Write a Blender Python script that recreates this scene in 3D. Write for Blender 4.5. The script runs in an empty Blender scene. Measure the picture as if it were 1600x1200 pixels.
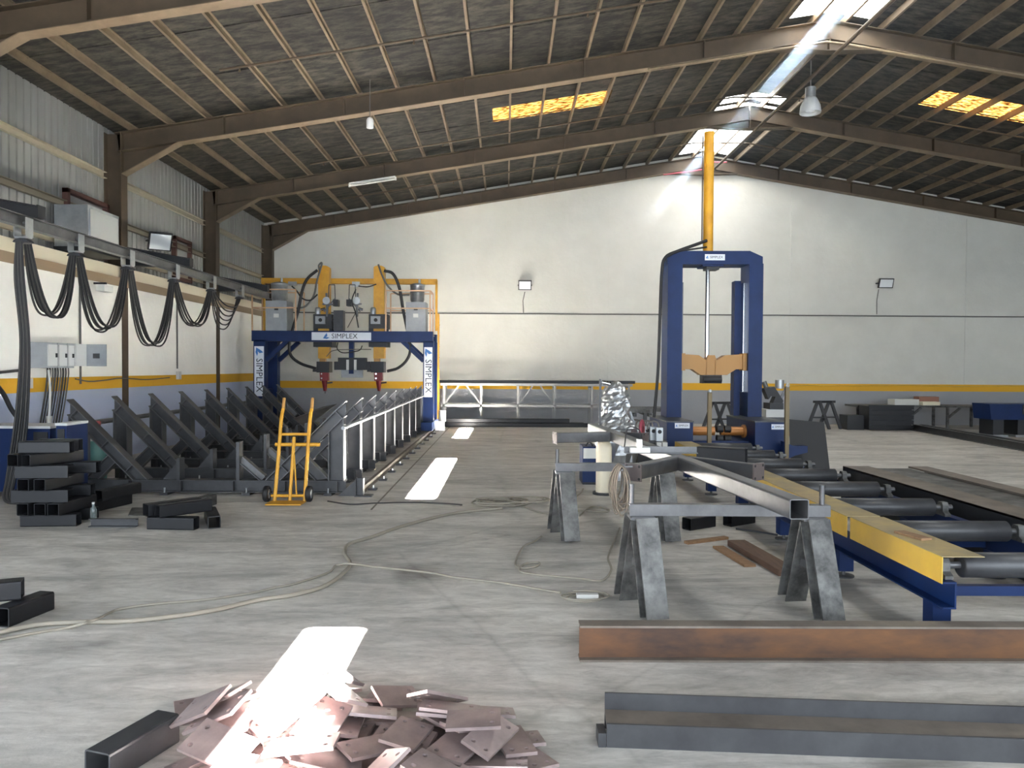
import bpy, bmesh, math, random
from mathutils import Vector, Matrix
random.seed(7)
sc = bpy.context.scene
C = sc.collection
# ------------------------------------------------------------------ camera
FPX = 1200.0; CAMZ = 1.6
VPX, VPY, ROLL = 790.0, 575.0, 0.0058
th = math.atan((600 - VPY) / FPX); ps = math.atan((800 - VPX) / FPX)
R = Matrix.Rotation(-ps, 3, 'Z') @ Matrix.Rotation(math.pi/2 - th, 3, 'X') @ Matrix.Rotation(ROLL, 3, 'Z')
cam = bpy.data.cameras.new('camera'); cam.sensor_fit = 'HORIZONTAL'; cam.sensor_width = 36.0
cam.lens = FPX / 1600 * 36.0; cam.clip_start = 0.05; cam.clip_end = 200
co = bpy.data.objects.new('camera', cam); C.objects.link(co)
co.matrix_world = Matrix.Translation((0, 0, CAMZ)) @ R.to_4x4()
sc.camera = co
def ray(px, py): return R @ Vector(((px - 800) / FPX, (600 - py) / FPX, -1.0))
O = Vector((0, 0, CAMZ))
def F(px, py, z=0.0):
    d = ray(px, py); return O + d * ((z - CAMZ) / d.z)
def AY(px, py, Y):
    d = ray(px, py); return O + d * (Y / d.y)
def AX(px, py, X):
    d = ray(px, py); return O + d * (X / d.x)
# ------------------------------------------------------------------ light
SUN_X = 6.62; SUN_Z = 7.75
w = bpy.data.worlds.new('sky'); sc.world = w; w.use_nodes = True
bg = w.node_tree.nodes['Background']; bg.inputs[0].default_value = (0.82, 0.91, 1.0, 1); bg.inputs[1].default_value = 2.7
sun = bpy.data.lights.new('sun', 'SUN'); sun.energy = 600; sun.angle = 0.009; sun.color = (1.0, 0.985, 0.96)
so = bpy.data.objects.new('sun', sun); C.objects.link(so); so.location = (20, 10, 20)
so.rotation_euler = Vector((-SUN_X, 0.0, -SUN_Z)).to_track_quat('-Z', 'Y').to_euler()
sc.view_settings.view_transform = 'Standard'; sc.view_settings.look = 'None'
sc.view_settings.gamma = 1.0; sc.view_settings.use_curve_mapping = False
sc.view_settings.exposure = 1.45
sc.cycles.max_bounces = 8; sc.cycles.diffuse_bounces = 5; sc.cycles.glossy_bounces = 3
sc.cycles.volume_bounces = 0; sc.cycles.use_denoising = True
sc.cycles.sample_clamp_indirect = 60.0
# ------------------------------------------------------------------ materials
def lin(c):
    return tuple(((x/255)/12.92 if x/255 <= 0.04045 else ((x/255 + 0.055)/1.055)**2.4) for x in c)
def mat(name, rgb, rough=0.6, metal=0.0, var=None, scale=4.0, amt=0.5, stretch=(1,1,1), bump=0.0, bscale=30.0, emit=None, detail=5):
    m = bpy.data.materials.new(name); m.use_nodes = True; nt = m.node_tree; b = nt.nodes['Principled BSDF']
    b.inputs['Base Color'].default_value = (*lin(rgb), 1); b.inputs['Roughness'].default_value = rough; b.inputs['Metallic'].default_value = metal
    if var or bump:
        tc = nt.nodes.new('ShaderNodeTexCoord'); mp = nt.nodes.new('ShaderNodeMapping'); mp.inputs['Scale'].default_value = stretch
        nt.links.new(tc.outputs['Object'], mp.inputs[0])
    if var:
        n = nt.nodes.new('ShaderNodeTexNoise'); n.inputs['Scale'].default_value = scale; n.inputs['Detail'].default_value = detail; n.inputs['Roughness'].default_value = 0.65
        nt.links.new(mp.outputs[0], n.inputs['Vector'])
        r = nt.nodes.new('ShaderNodeValToRGB'); r.color_ramp.elements[0].position = 0.5 - amt/2*0.5; r.color_ramp.elements[1].position = 0.5 + amt/2*0.5
        r.color_ramp.elements[0].color = (*lin(rgb), 1); r.color_ramp.elements[1].color = (*lin(var), 1)
        nt.links.new(n.outputs[0], r.inputs[0]); nt.links.new(r.outputs[0], b.inputs['Base Color'])
    if bump:
        n2 = nt.nodes.new('ShaderNodeTexNoise'); n2.inputs['Scale'].default_value = bscale; n2.inputs['Detail'].default_value = 4
        nt.links.new(mp.outputs[0], n2.inputs['Vector'])
        bp = nt.nodes.new('ShaderNodeBump'); bp.inputs['Strength'].default_value = bump; bp.inputs['Distance'].default_value = 0.02
        nt.links.new(n2.outputs[0], bp.inputs['Height']); nt.links.new(bp.outputs[0], b.inputs['Normal'])
    if emit:
        b.inputs['Emission Color'].default_value = (*lin(emit[0]), 1); b.inputs['Emission Strength'].default_value = emit[1]
    return m
M = {}
M['blue'] = mat('blue_paint', (11, 38, 84), 0.5, 0.0, (9, 32, 72), 3, 0.8)
M['yellow'] = mat('yellow_paint', (214, 160, 44), 0.45, 0.0, (190, 136, 36), 4, 0.8)
M['blue'].node_tree.nodes['Principled BSDF'].inputs['Specular IOR Level'].default_value = 0.3
M['cover'] = mat('yellow_cover', (214, 174, 66), 0.5, 0.0, (196, 158, 70), 3, 0.7)
M['tan'] = mat('primer_tan', (196, 160, 128), 0.6)
M['steel_dark'] = mat('mill_scale_steel', (70, 71, 73), 0.42, 0.2, (54, 54, 57), 5, 0.8)
M['jig_edge_lit'] = mat('jig_flange_lit', (92, 92, 93), 0.4, 0.3, (74, 74, 76), 5, 0.8)  # lighter than the webs: light on the flange edges put into the colour
M['cover_top'] = mat('dusty_yellow_cover', (172, 150, 98), 0.65, 0.0, (140, 128, 100), 5, 0.8)
M['tube'] = mat('black_tube_steel', (31, 32, 36), 0.42, 0.25, (23, 24, 27), 4, 0.8)
M['steel'] = mat('bare_steel', (112, 112, 113), 0.36, 0.5, (76, 76, 78), 3, 0.9, (1, 1, 1))
M['leg_steel'] = mat('weathered_steel', (112, 112, 110), 0.5, 0.3, (54, 54, 54), 6, 0.6)
M['rust'] = mat('rusty_steel', (116, 79, 48), 0.7, 0.1, (56, 45, 42), 1.6, 0.8, (1, 3, 3))
M['rust_lt'] = mat('rusty_flange', (124, 115, 105), 0.6, 0.2, (90, 82, 75), 3, 0.8)
M['plate'] = mat('plate_steel', (182, 162, 158), 0.32, 0.4, (126, 114, 114), 4, 0.9)
M['galv'] = mat('galvanised', (178, 182, 184), 0.35, 0.7, (150, 154, 158), 6, 0.9)
M['grey'] = mat('grey_enamel', (150, 154, 158), 0.45, 0.0, (138, 142, 146), 4, 0.6)
M['rackg'] = mat('rack_grey', (146, 147, 146), 0.55)
M['lgrey'] = mat('light_grey_enamel', (196, 198, 198), 0.45)
M['black'] = mat('black_rubber', (28, 28, 30), 0.6)
M['blackp'] = mat('black_paint', (38, 39, 42), 0.5, 0.1)
M['cable'] = mat('grey_cable', (140, 134, 122), 0.6)
M['coil'] = mat('tan_cable', (116, 105, 92), 0.65)
M['cable_d'] = mat('dark_cable', (62, 60, 58), 0.6)
M['white'] = mat('white_plastic', (205, 205, 200), 0.45)
M['sign'] = mat('sign_white', (214, 218, 226), 0.5)
M['ink'] = mat('lettering_dark', (36, 42, 56), 0.6)
M['logo'] = mat('logo_blue', (62, 116, 184), 0.5)
M['red'] = mat('red_head', (112, 26, 30), 0.4, 0.2)
M['chrome'] = mat('chrome', (215, 218, 222), 0.14, 1.0)
M['foil'] = mat('crumpled_foil', (190, 192, 194), 0.3, 0.85, (150, 152, 154), 7, 0.9, bump=0.6, bscale=12)
M['bronze'] = mat('orange_cylinder', (172, 114, 58), 0.4, 0.25)
M['ochre'] = mat('ochre_paint', (164, 120, 62), 0.5)
M['brass'] = mat('dull_brass_paint', (112, 96, 66), 0.55)
M['ledge'] = mat('ledge_tan', (150, 130, 104), 0.6)
M['plate_edge'] = mat('drilled_end_plate', (104, 94, 92), 0.4, 0.3)
M['frame'] = mat('portal_steel', (82, 68, 51), 0.6, 0.0, (64, 52, 38), 2.5, 0.9)
M['purlin'] = mat('purlin_steel', (126, 110, 88), 0.6, 0.0, (100, 84, 66), 3, 0.8)
M['clad'] = mat('cladding', (160, 160, 158), 0.45, 0.3, (136, 135, 131), 1.5, 0.9, (1, 1, 0.2))
M['girt'] = mat('girt_tan', (158, 147, 127), 0.6)
M['winf'] = mat('brown_frame', (92, 62, 54), 0.6)
M['wood'] = mat('timber', (150, 118, 86), 0.75, 0, (118, 88, 62), 6, 0.8, (1, 8, 8))
M['wood_d'] = mat('dark_timber', (104, 78, 62), 0.75, 0, (80, 60, 50), 5, 0.8, (6, 1, 6))
M['glass'] = mat('lamp_glass', (226, 230, 232), 0.2)
M['lampl'] = mat('lit_tube', (250, 250, 240), 0.4, emit=((255, 250, 235), 2.0))
M['teal'] = mat('teal_cylinder', (90, 140, 134), 0.4)
M['redp'] = mat('red_pipe', (150, 62, 76), 0.5)
M['conduit'] = mat('conduit_grey', (96, 94, 90), 0.6)
M['cream'] = mat('cream_box', (224, 214, 190), 0.6)
M['brownbox'] = mat('brown_carton', (140, 98, 82), 0.8)
M['bottle'] = mat('clear_bottle', (200, 215, 215), 0.1); M['bottle'].node_tree.nodes['Principled BSDF'].inputs['Transmission Weight'].default_value = 0.85
M['skyl'] = mat('skylight_sheet', (245, 246, 240), 0.6, emit=((250, 250, 246), 5.0))
def trans(name, c0, c1, scale):
    m = bpy.data.materials.new(name); m.use_nodes = True; nt = m.node_tree; nt.nodes.remove(nt.nodes['Principled BSDF'])
    t = nt.nodes.new('ShaderNodeBsdfTranslucent'); tc = nt.nodes.new('ShaderNodeTexCoord'); n = nt.nodes.new('ShaderNodeTexNoise'); n.inputs['Scale'].default_value = scale; n.inputs['Detail'].default_value = 6
    mp = nt.nodes.new('ShaderNodeMapping'); mp.inputs['Scale'].default_value = (1, 3, 1)
    r = nt.nodes.new('ShaderNodeValToRGB'); r.color_ramp.elements[0].position = 0.38; r.color_ramp.elements[1].position = 0.62
    r.color_ramp.elements[0].color = (*lin(c0), 1); r.color_ramp.elements[1].color = (*lin(c1), 1)
    nt.links.new(tc.outputs['Object'], mp.inputs[0]); nt.links.new(mp.outputs[0], n.inputs[0]); nt.links.new(n.outputs[0], r.inputs[0]); nt.links.new(r.outputs[0], t.inputs[0])
    nt.links.new(t.outputs[0], nt.nodes['Material Output'].inputs[0]); return m
M['fibre'] = trans('yellowed_fibreglass', (42, 29, 15), (98, 83, 58), 9)
def walls_mat(name, low, ztop, zbot, up, slope=0.0):
    m = mat(name, up, 0.75, 0, tuple(q - 10 for q in up), 1.2, 0.9, bump=0.35, bscale=9)
    nt = m.node_tree; b = nt.nodes['Principled BSDF']; src = b.inputs['Base Color'].links[0].from_socket
    g = nt.nodes.new('ShaderNodeNewGeometry'); s = nt.nodes.new('ShaderNodeSeparateXYZ'); nt.links.new(g.outputs['Position'], s.inputs[0])
    ma = nt.nodes.new('ShaderNodeMath'); ma.operation = 'MULTIPLY_ADD'; ma.inputs[1].default_value = slope; nt.links.new(s.outputs['Y'], ma.inputs[0]); nt.links.new(s.outputs['Z'], ma.inputs[2])
    def step(z):
        q = nt.nodes.new('ShaderNodeMath'); q.operation = 'GREATER_THAN'; q.inputs[1].default_value = z; nt.links.new(ma.outputs[0], q.inputs[0]); return q
    def mix(f, a, bb):
        x = nt.nodes.new('ShaderNodeMix'); x.data_type = 'RGBA'; nt.links.new(f.outputs[0], x.inputs[0])
        if isinstance(a, tuple): x.inputs[6].default_value = (*lin(a), 1)
        else: nt.links.new(a, x.inputs[6])
        if isinstance(bb, tuple): x.inputs[7].default_value = (*lin(bb), 1)
        else: nt.links.new(bb, x.inputs[7])
        return x.outputs[2]
    y = mix(step(zbot), low, (222, 168, 40)); c = mix(step(ztop), y, src); nt.links.new(c, b.inputs['Base Color']); return m
M['wall_b'] = walls_mat('wall_back_paint_dimmed', (150, 152, 156), 1.19, 0.985, (206, 205, 197))  # upper colour darkened to offset too much light on the back wall
M['wall_l'] = walls_mat('wall_left_paint_brightened', (178, 188, 212), 1.42, 1.215, (250, 248, 240))  # upper colour raised to stand in for bounced light on the left wall
def floor_mat():
    m = bpy.data.materials.new('concrete'); m.use_nodes = True; nt = m.node_tree; b = nt.nodes['Principled BSDF']; L = nt.links.new
    g = nt.nodes.new('ShaderNodeTexCoord')
    def noise(scale, st, det=6, ro=0.6, dist=0.0):
        mp = nt.nodes.new('ShaderNodeMapping'); mp.inputs['Scale'].default_value = st; L(g.outputs['Object'], mp.inputs[0])
        n = nt.nodes.new('ShaderNodeTexNoise'); n.inputs['Scale'].default_value = scale; n.inputs['Detail'].default_value = det; n.inputs['Roughness'].default_value = ro; n.inputs['Distortion'].default_value = dist
        L(mp.outputs[0], n.inputs[0]); return n
    def ramp(n, p0, p1, c0, c1):
        r = nt.nodes.new('ShaderNodeValToRGB'); r.color_ramp.elements[0].position = p0; r.color_ramp.elements[1].position = p1
        r.color_ramp.elements[0].color = (*c0, 1); r.color_ramp.elements[1].color = (*c1, 1); L(n.outputs[0], r.inputs[0]); return r
    def mult(a, bb, f=1.0):
        x = nt.nodes.new('ShaderNodeMix'); x.data_type = 'RGBA'; x.blend_type = 'MULTIPLY'; x.inputs[0].default_value = f; L(a, x.inputs[6]); L(bb, x.inputs[7]); return x.outputs[2]
    base = ramp(noise(0.5, (1, 1, 1)), 0.35, 0.65, lin((190, 187, 181)), lin((210, 207, 201)))
    smear = ramp(noise(1.3, (0.45, 1.6, 1), 8, 0.7, 1.2), 0.36, 0.6, (0.58, 0.58, 0.58), (1, 1, 1))
    fine = ramp(noise(9, (0.6, 1.6, 1), 8, 0.75, 0.6), 0.34, 0.6, (0.66, 0.65, 0.64), (1.06, 1.06, 1.06))
    spots = ramp(noise(0.75, (1, 1, 1), 3), 0.27, 0.38, (0.42, 0.41, 0.4), (1, 1, 1))
    c = mult(mult(mult(base.outputs[0], smear.outputs[0], 0.9), fine.outputs[0], 0.8), spots.outputs[0], 0.85)
    v = nt.nodes.new('ShaderNodeTexVoronoi'); v.feature = 'DISTANCE_TO_EDGE'; v.inputs['Scale'].default_value = 0.28
    nd = noise(2.5, (1, 1, 1), 4); mx = nt.nodes.new('ShaderNodeMix'); mx.data_type = 'VECTOR'; mx.inputs[0].default_value = 0.12
    L(g.outputs['Object'], mx.inputs[4]); L(nd.outputs['Color'], mx.inputs[5]); L(mx.outputs[1], v.inputs[0])
    cr = nt.nodes.new('ShaderNodeValToRGB'); cr.color_ramp.elements[0].position = 0.0; cr.color_ramp.elements[1].position = 0.006; cr.color_ramp.elements[0].color = (0.6, 0.6, 0.6, 1)
    L(v.outputs[0], cr.inputs[0]); c = mult(c, cr.outputs[0], 0.4)
    L(c, b.inputs['Base Color']); b.inputs['Roughness'].default_value = 0.62
    bp = nt.nodes.new('ShaderNodeBump'); bp.inputs['Strength'].default_value = 0.15; bp.inputs['Distance'].default_value = 0.02
    L(noise(14, (1, 1, 1)).outputs[0], bp.inputs['Height']); L(bp.outputs[0], b.inputs['Normal']); return m
M['floor'] = floor_mat()
def roof_mat():
    m = bpy.data.materials.new('stained_roof_lining'); m.use_nodes = True; nt = m.node_tree; b = nt.nodes['Principled BSDF']; L = nt.links.new
    g = nt.nodes.new('ShaderNodeTexCoord')
    def noise(scale, st, det=5, ro=0.6, dist=0.4):
        mp = nt.nodes.new('ShaderNodeMapping'); mp.inputs['Scale'].default_value = st; L(g.outputs['Object'], mp.inputs[0])
        n = nt.nodes.new('ShaderNodeTexNoise'); n.inputs['Scale'].default_value = scale; n.inputs['Detail'].default_value = det; n.inputs['Roughness'].default_value = ro; n.inputs['Distortion'].default_value = dist
        L(mp.outputs[0], n.inputs[0]); return n
    r = nt.nodes.new('ShaderNodeValToRGB'); r.color_ramp.elements[0].position = 0.42; r.color_ramp.elements[1].position = 0.64
    r.color_ramp.elements[0].color = (*lin((27, 25, 24)), 1); r.color_ramp.elements[1].color = (*lin((82, 78, 67)), 1)
    L(noise(3.2, (0.9, 2.2, 1), 9, 0.72, 0.15).outputs[0], r.inputs[0])
    big = nt.nodes.new('ShaderNodeValToRGB'); big.color_ramp.elements[0].position = 0.35; big.color_ramp.elements[1].position = 0.7
    big.color_ramp.elements[0].color = (0.55, 0.55, 0.56, 1); L(noise(0.35, (1, 1, 1), 3).outputs[0], big.inputs[0])
    x = nt.nodes.new('ShaderNodeMix'); x.data_type = 'RGBA'; x.blend_type = 'MULTIPLY'; x.inputs[0].default_value = 1.0; L(r.outputs[0], x.inputs[6]); L(big.outputs[0], x.inputs[7])
    L(x.outputs[2], b.inputs['Base Color']); b.inputs['Roughness'].default_value = 0.8; return m
M['roof'] = roof_mat()
# ------------------------------------------------------------------ mesh helpers
def crom(pts, n=8):
    pts = [Vector(p) for p in pts]
    if len(pts) < 3: return pts
    P = [pts[0]*2 - pts[1]] + pts + [pts[-1]*2 - pts[-2]]; out = []
    for i in range(1, len(P) - 2):
        a, b, c, d = P[i-1:i+3]
        for k in range(n):
            t = k / n; out.append(0.5*((2*b) + (c-a)*t + (2*a-5*b+4*c-d)*t*t + (3*b-a-3*c+d)*t**3))
    out.append(pts[-1]); return out
class MB:
    def __init__(s): s.v = []; s.f = []; s.sm = []
    def add(s, vs, fs, smooth=False):
        o = len(s.v); s.v += [Vector(p) for p in vs]; s.f += [tuple(i + o for i in f) for f in fs]; s.sm += [smooth]*len(fs); return s
    def box(s, a, b, rot=None, pivot=None):
        x0, y0, z0 = [min(a[i], b[i]) for i in range(3)]; x1, y1, z1 = [max(a[i], b[i]) for i in range(3)]
        vs = [Vector(p) for p in ((x0,y0,z0),(x1,y0,z0),(x1,y1,z0),(x0,y1,z0),(x0,y0,z1),(x1,y0,z1),(x1,y1,z1),(x0,y1,z1))]
        if rot is not None:
            pv = Vector(pivot) if pivot is not None else (Vector((x0,y0,z0)) + Vector((x1,y1,z1)))/2
            vs = [rot @ (p - pv) + pv for p in vs]
        return s.add(vs, [(0,3,2,1),(4,5,6,7),(0,1,5,4),(1,2,6,5),(2,3,7,6),(3,0,4,7)])
    def prof(s, poly, p0, p1, up=(0,0,1), smooth=False):
        p0 = Vector(p0); p1 = Vector(p1); d = (p1 - p0).normalized(); u = d.cross(Vector(up)).normalized(); v = u.cross(d)
        n = len(poly); vs = [p0 + u*a + v*b for a, b in poly] + [p1 + u*a + v*b for a, b in poly]
        fs = [(i, (i+1) % n, n + (i+1) % n, n + i) for i in range(n)]
        s.add(vs, fs, smooth); s.add(vs, [tuple(range(n-1, -1, -1)), tuple(range(n, 2*n))]); return s
    def bar(s, p0, p1, w_, h, up=(0,0,1)): return s.prof([(-w_/2,-h/2),(w_/2,-h/2),(w_/2,h/2),(-w_/2,h/2)], p0, p1, up)
    def ibar(s, p0, p1, b, h, tf=0.012, tw=0.009, up=(0,0,1)):
        B, H, T, W = b/2, h/2, tf, tw/2
        return s.prof([(-B,-H),(B,-H),(B,-H+T),(W,-H+T),(W,H-T),(B,H-T),(B,H),(-B,H),(-B,H-T),(-W,H-T),(-W,-H+T),(-B,-H+T)], p0, p1, up)
    def cbar(s, p0, p1, b, h, t=0.01, up=(0,0,1), flip=1):
        H = h/2; P = [(0,-H),(b,-H),(b,-H+t),(t,-H+t),(t,H-t),(b,H-t),(b,H),(0,H)]
        return s.prof([(flip*(a - b/2), c) for a, c in P], p0, p1, up)
    def lbar(s, p0, p1, b, t=0.008, up=(0,0,1), flip=1):
        return s.prof([(flip*a, c) for a, c in ((0,0),(b,0),(b,t),(t,t),(t,b),(0,b))], p0, p1, up)
    def sqtube(s, p0, p1, b, h, t=0.007, up=(0,0,1), r=0.012):
        p0 = Vector(p0); p1 = Vector(p1); d = (p1 - p0).normalized(); u = d.cross(Vector(up)).normalized(); v = u.cross(d)
        def ringp(bb, hh, rr):
            o = []
            for cx, cy, a0 in ((1,-1,-90),(1,1,0),(-1,1,90),(-1,-1,180)):
                for k in range(3):
                    a = math.radians(a0 + 45*k); o.append((cx*(bb/2-rr) + rr*math.cos(a), cy*(hh/2-rr) + rr*math.sin(a)))
            return o
        A = ringp(b, h, r); B = ringp(b-2*t, h-2*t, max(r-t, 0.003)); n = 12
        vs = [p + u*x + v*y for p in (p0, p1) for ring in (A, B) for x, y in ring]
        fs = []
        for i in range(n):
            j = (i+1) % n
            fs += [(i, j, 2*n+j, 2*n+i), (n+j, n+i, 3*n+i, 3*n+j), (j, i, n+i, n+j), (2*n+i, 2*n+j, 3*n+j, 3*n+i)]
        return s.add(vs, fs)
    def cyl(s, p0, p1, r0, r1=None, n=16, cap=True):
        r1 = r0 if r1 is None else r1; p0 = Vector(p0); p1 = Vector(p1); d = (p1-p0).normalized()
        u = d.orthogonal().normalized(); v = d.cross(u); o = []
        for p, r in ((p0, r0), (p1, r1)): o += [p + (u*math.cos(2*math.pi*i/n) + v*math.sin(2*math.pi*i/n))*r for i in range(n)]
        s.add(o, [(i, (i+1) % n, n+(i+1) % n, n+i) for i in range(n)], True)
        if cap: s.add(o, [tuple(range(n-1,-1,-1)), tuple(range(n, 2*n))])
        return s
    def lathe(s, base, prof, n=18, axis=(0,0,1)):
        base = Vector(base); d = Vector(axis).normalized(); u = d.orthogonal().normalized(); v = d.cross(u); o = []
        for r, z in prof: o += [base + d*z + (u*math.cos(2*math.pi*i/n) + v*math.sin(2*math.pi*i/n))*max(r, 1e-4) for i in range(n)]
        fs = [(k*n+i, k*n+(i+1) % n, (k+1)*n+(i+1) % n, (k+1)*n+i) for k in range(len(prof)-1) for i in range(n)]
        return s.add(o, fs, True)
    def tube(s, pts, r, n=7):
        pts = [Vector(p) for p in pts]; o = []; u = None; m = len(pts)
        for i, p in enumerate(pts):
            d = (pts[min(i+1, m-1)] - pts[max(i-1, 0)])
            d = d.normalized() if d.length > 1e-9 else Vector((0,0,1))
            if u is None: u = d.orthogonal().normalized()
            u = (u - d*u.dot(d)); u = u.normalized() if u.length > 1e-6 else d.orthogonal().normalized(); v = d.cross(u)
            o += [p + (u*math.cos(2*math.pi*k/n) + v*math.sin(2*math.pi*k/n))*r for k in range(n)]
        fs = [(i*n+k, i*n+(k+1) % n, (i+1)*n+(k+1) % n, (i+1)*n+k) for i in range(m-1) for k in range(n)]
        s.add(o, fs, True); s.add(o, [tuple(range(n-1,-1,-1)), tuple(range((m-1)*n, m*n))]); return s
    def pbox(s, x0, y0, x1, y1, Y0, Y1):
        p = AY(x0, y1, Y0); q = AY(x1, y0, Y0); return s.box((p.x, Y0, p.z), (q.x, Y1, q.z))
    def poly(s, pts, off):   # flat outline thickened by the vector off
        pts = [Vector(p) for p in pts]; off = Vector(off); n = len(pts)
        return s.add(pts + [p + off for p in pts], [tuple(range(n-1,-1,-1)), tuple(range(n, 2*n))] + [(i, (i+1) % n, n+(i+1) % n, n+i) for i in range(n)])
    def mesh(s, name, m, off=Vector((0,0,0))):
        me = bpy.data.meshes.new(name); me.from_pydata([tuple(p - off) for p in s.v], [], s.f)
        me.polygons.foreach_set('use_smooth', s.sm)
        bm = bmesh.new(); bm.from_mesh(me); bmesh.ops.recalc_face_normals(bm, faces=bm.faces); bm.to_mesh(me); bm.free()
        me.materials.append(M[m] if isinstance(m, str) else m); me.update(); return me
    def build(s, name, m, parent=None):   # vertices in world space; a child is made local to its unrotated ancestors
        if parent is None:
            xs = [p.x for p in s.v]; ys = [p.y for p in s.v]; zs = [p.z for p in s.v]
            off = Vector(((min(xs)+max(xs))/2, (min(ys)+max(ys))/2, min(zs)))
        else:
            off = Vector((0,0,0)); q = parent
            while q: off = off + q.location; q = q.parent
        o = bpy.data.objects.new(name, s.mesh(name, m, off)); C.objects.link(o)
        if parent is None: o.location = off
        else: o.parent = parent
        return o
def tag(o, label=None, cat=None, group=None, kind=None):
    for k, x in (('label', label), ('category', cat), ('group', group), ('kind', kind)):
        if x: o[k] = x
    return o
def thing(name, loc, label, cat, group=None, kind=None):
    o = bpy.data.objects.new(name, None); C.objects.link(o); o.location = loc; o.empty_display_size = 0.1
    return tag(o, label, cat, group, kind)
def copy_tree(o, parent=None, loc=None):
    c = o.copy(); C.objects.link(c)
    if parent: c.parent = parent
    if loc is not None: c.location = loc
    for ch in [x for x in bpy.data.objects if x.parent == o]: copy_tree(ch, c)
    return c
def lettering(text, size, frame, m, parent, name='lettering', ext=0.0015, bold=0.0):
    """text centred on frame = (origin, x axis, y axis), as a mesh"""
    cu = bpy.data.curves.new('t', 'FONT'); cu.body = text; cu.size = size; cu.extrude = ext; cu.offset = bold*size*0.3; cu.align_x = 'CENTER'; cu.align_y = 'CENTER'; cu.resolution_u = 2
    t = bpy.data.objects.new('t', cu); C.objects.link(t); dg = bpy.context.evaluated_depsgraph_get(); dg.update()
    me = bpy.data.meshes.new_from_object(t.evaluated_get(dg)); bpy.data.objects.remove(t); bpy.data.curves.remove(cu)
    o, x, y = [Vector(a) for a in frame]; z = x.cross(y); off = Vector((0,0,0)); q = parent
    while q: off = off + q.location; q = q.parent
    for v in me.vertices: v.co = o - off + x*v.co.x + y*v.co.y + z*v.co.z
    me.materials.clear(); me.materials.append(M[m]); ob = bpy.data.objects.new(name, me); C.objects.link(ob); ob.parent = parent; return ob
def sign(parent, centre, xa, ya, w_, h, tsize, logo_dx):
    """white maker's plate with dark lettering and a blue swirl emblem"""
    c = Vector(centre); x = Vector(xa); y = Vector(ya); n = x.cross(y)
    pl = MB().poly([c - x*w_/2 - y*h/2, c + x*w_/2 - y*h/2, c + x*w_/2 + y*h/2, c - x*w_/2 + y*h/2], n*0.004).build('maker_plate', 'sign', parent)
    k = tsize*0.62; half = tsize*2.0; sh = 0.7*k
    lettering('SIMPLEX', tsize, (c + n*0.006 + x*sh, x, y), 'ink', pl)
    e = c + n*0.005 + x*(sh - half - 0.9*k)
    MB().poly([e + x*a*k + y*b*k for a, b in ((-0.75,-0.5),(0.1,-0.62),(0.75,-0.35),(0.3,-0.2),(-0.1,-0.25),(0.25,0.1),(0.1,0.75),(-0.35,0.2))], n*0.002).build('emblem', 'logo', pl)
    return pl
def cable(name, pts, r, m, label, cat='cable', group=None, n=10):
    return tag(MB().tube(crom(pts, n), r).build(name, m), label, cat, group)
# ================================================================== the hall
YB = 22.4; XR = 5.65; XL = -6.72; XRR = XR + (XR - XL); ZR = 7.73; SL = 0.1657; Y0 = -4.0
FR = [-3.9, 0.5, 4.87, 9.25, 13.62, 18.0, 22.25]
def zr(x): return ZR - SL*abs(x - XR)
tag(MB().box((XL-0.4, Y0, -0.15), (XRR+0.4, YB+0.3, 0)).build('floor', 'floor'), 'dusty grey concrete workshop floor with stains and scuffs', None, None, 'structure')
# back wall (gable)
wb = MB(); wb.poly([(XL-0.3, YB, 0), (XRR+0.3, YB, 0), (XRR+0.3, YB, zr(XRR+0.3)+0.125), (XR, YB, ZR+0.125), (XL-0.3, YB, zr(XL-0.3)+0.125)], (0, 0.25, 0))
wbo = tag(wb.build('wall_back', 'wall_b'), 'cream plastered gable wall with yellow band over grey', None, None, 'structure')
for px in (681, 953, 1237, 1511):
    x = AY(px, 450, YB).x; MB().box((x-0.045, YB-0.015, 1.2), (x+0.045, YB, zr(x)-0.4)).build('plaster_joint', 'wall_b', wbo)
# left wall: masonry below, cladding above
wl = MB().box((XL-0.3, 4.0, 0), (XL, YB, 2.98)).build('wall_left', 'wall_l')
tag(wl, 'cream masonry side wall with yellow band over pale blue', None, None, 'structure')
MB().box((XL-0.3, 4.0, 3.13), (XL-0.06, YB, 3.34)).build('coping', 'cream', wl)
MB().box((XL-0.3, 4.0, 2.98), (XL+0.012, YB, 3.13)).build('ledge_beam', 'ledge', wl)
cl = MB(); y = 4.0; XC = XL - 0.30; pr = []
while y < YB:
    pr += [(XC, y), (XC, y+0.128), (XC-0.035, y+0.136), (XC-0.035, y+0.162)]; y += 0.17
for z0, z1 in ((3.34, zr(XL)+0.1),):
    n = len(pr); cl.add([(a, b, z0) for a, b in pr] + [(a, b, z1) for a, b in pr], [(i, i+1, n+i+1, n+i) for i in range(n-1)])
clo = tag(cl.build('wall_cladding', 'clad'), 'ribbed metal cladding above the masonry side wall', None, None, 'structure')
for i in range(2, 6):
    for z in (3.55, 4.15, 4.9):
        MB().cbar((XC+0.05, FR[i]+0.16, z), (XC+0.05, FR[i+1]-0.16, z), 0.07, 0.11, 0.01).build('girt', 'girt', clo)
for xx in (XL-0.37, XRR+0.25): MB().box((xx, Y0, 5.3), (xx+0.05, YB, zr(XL)+0.12)).build('eave_closure', 'clad', clo)
wr = MB().box((XRR, Y0, 0), (XRR+0.25, YB, 5.82))
tag(wr.build('wall_right', 'wall_l'), 'cream side wall opposite the crane rail', None, None, 'structure')
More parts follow.
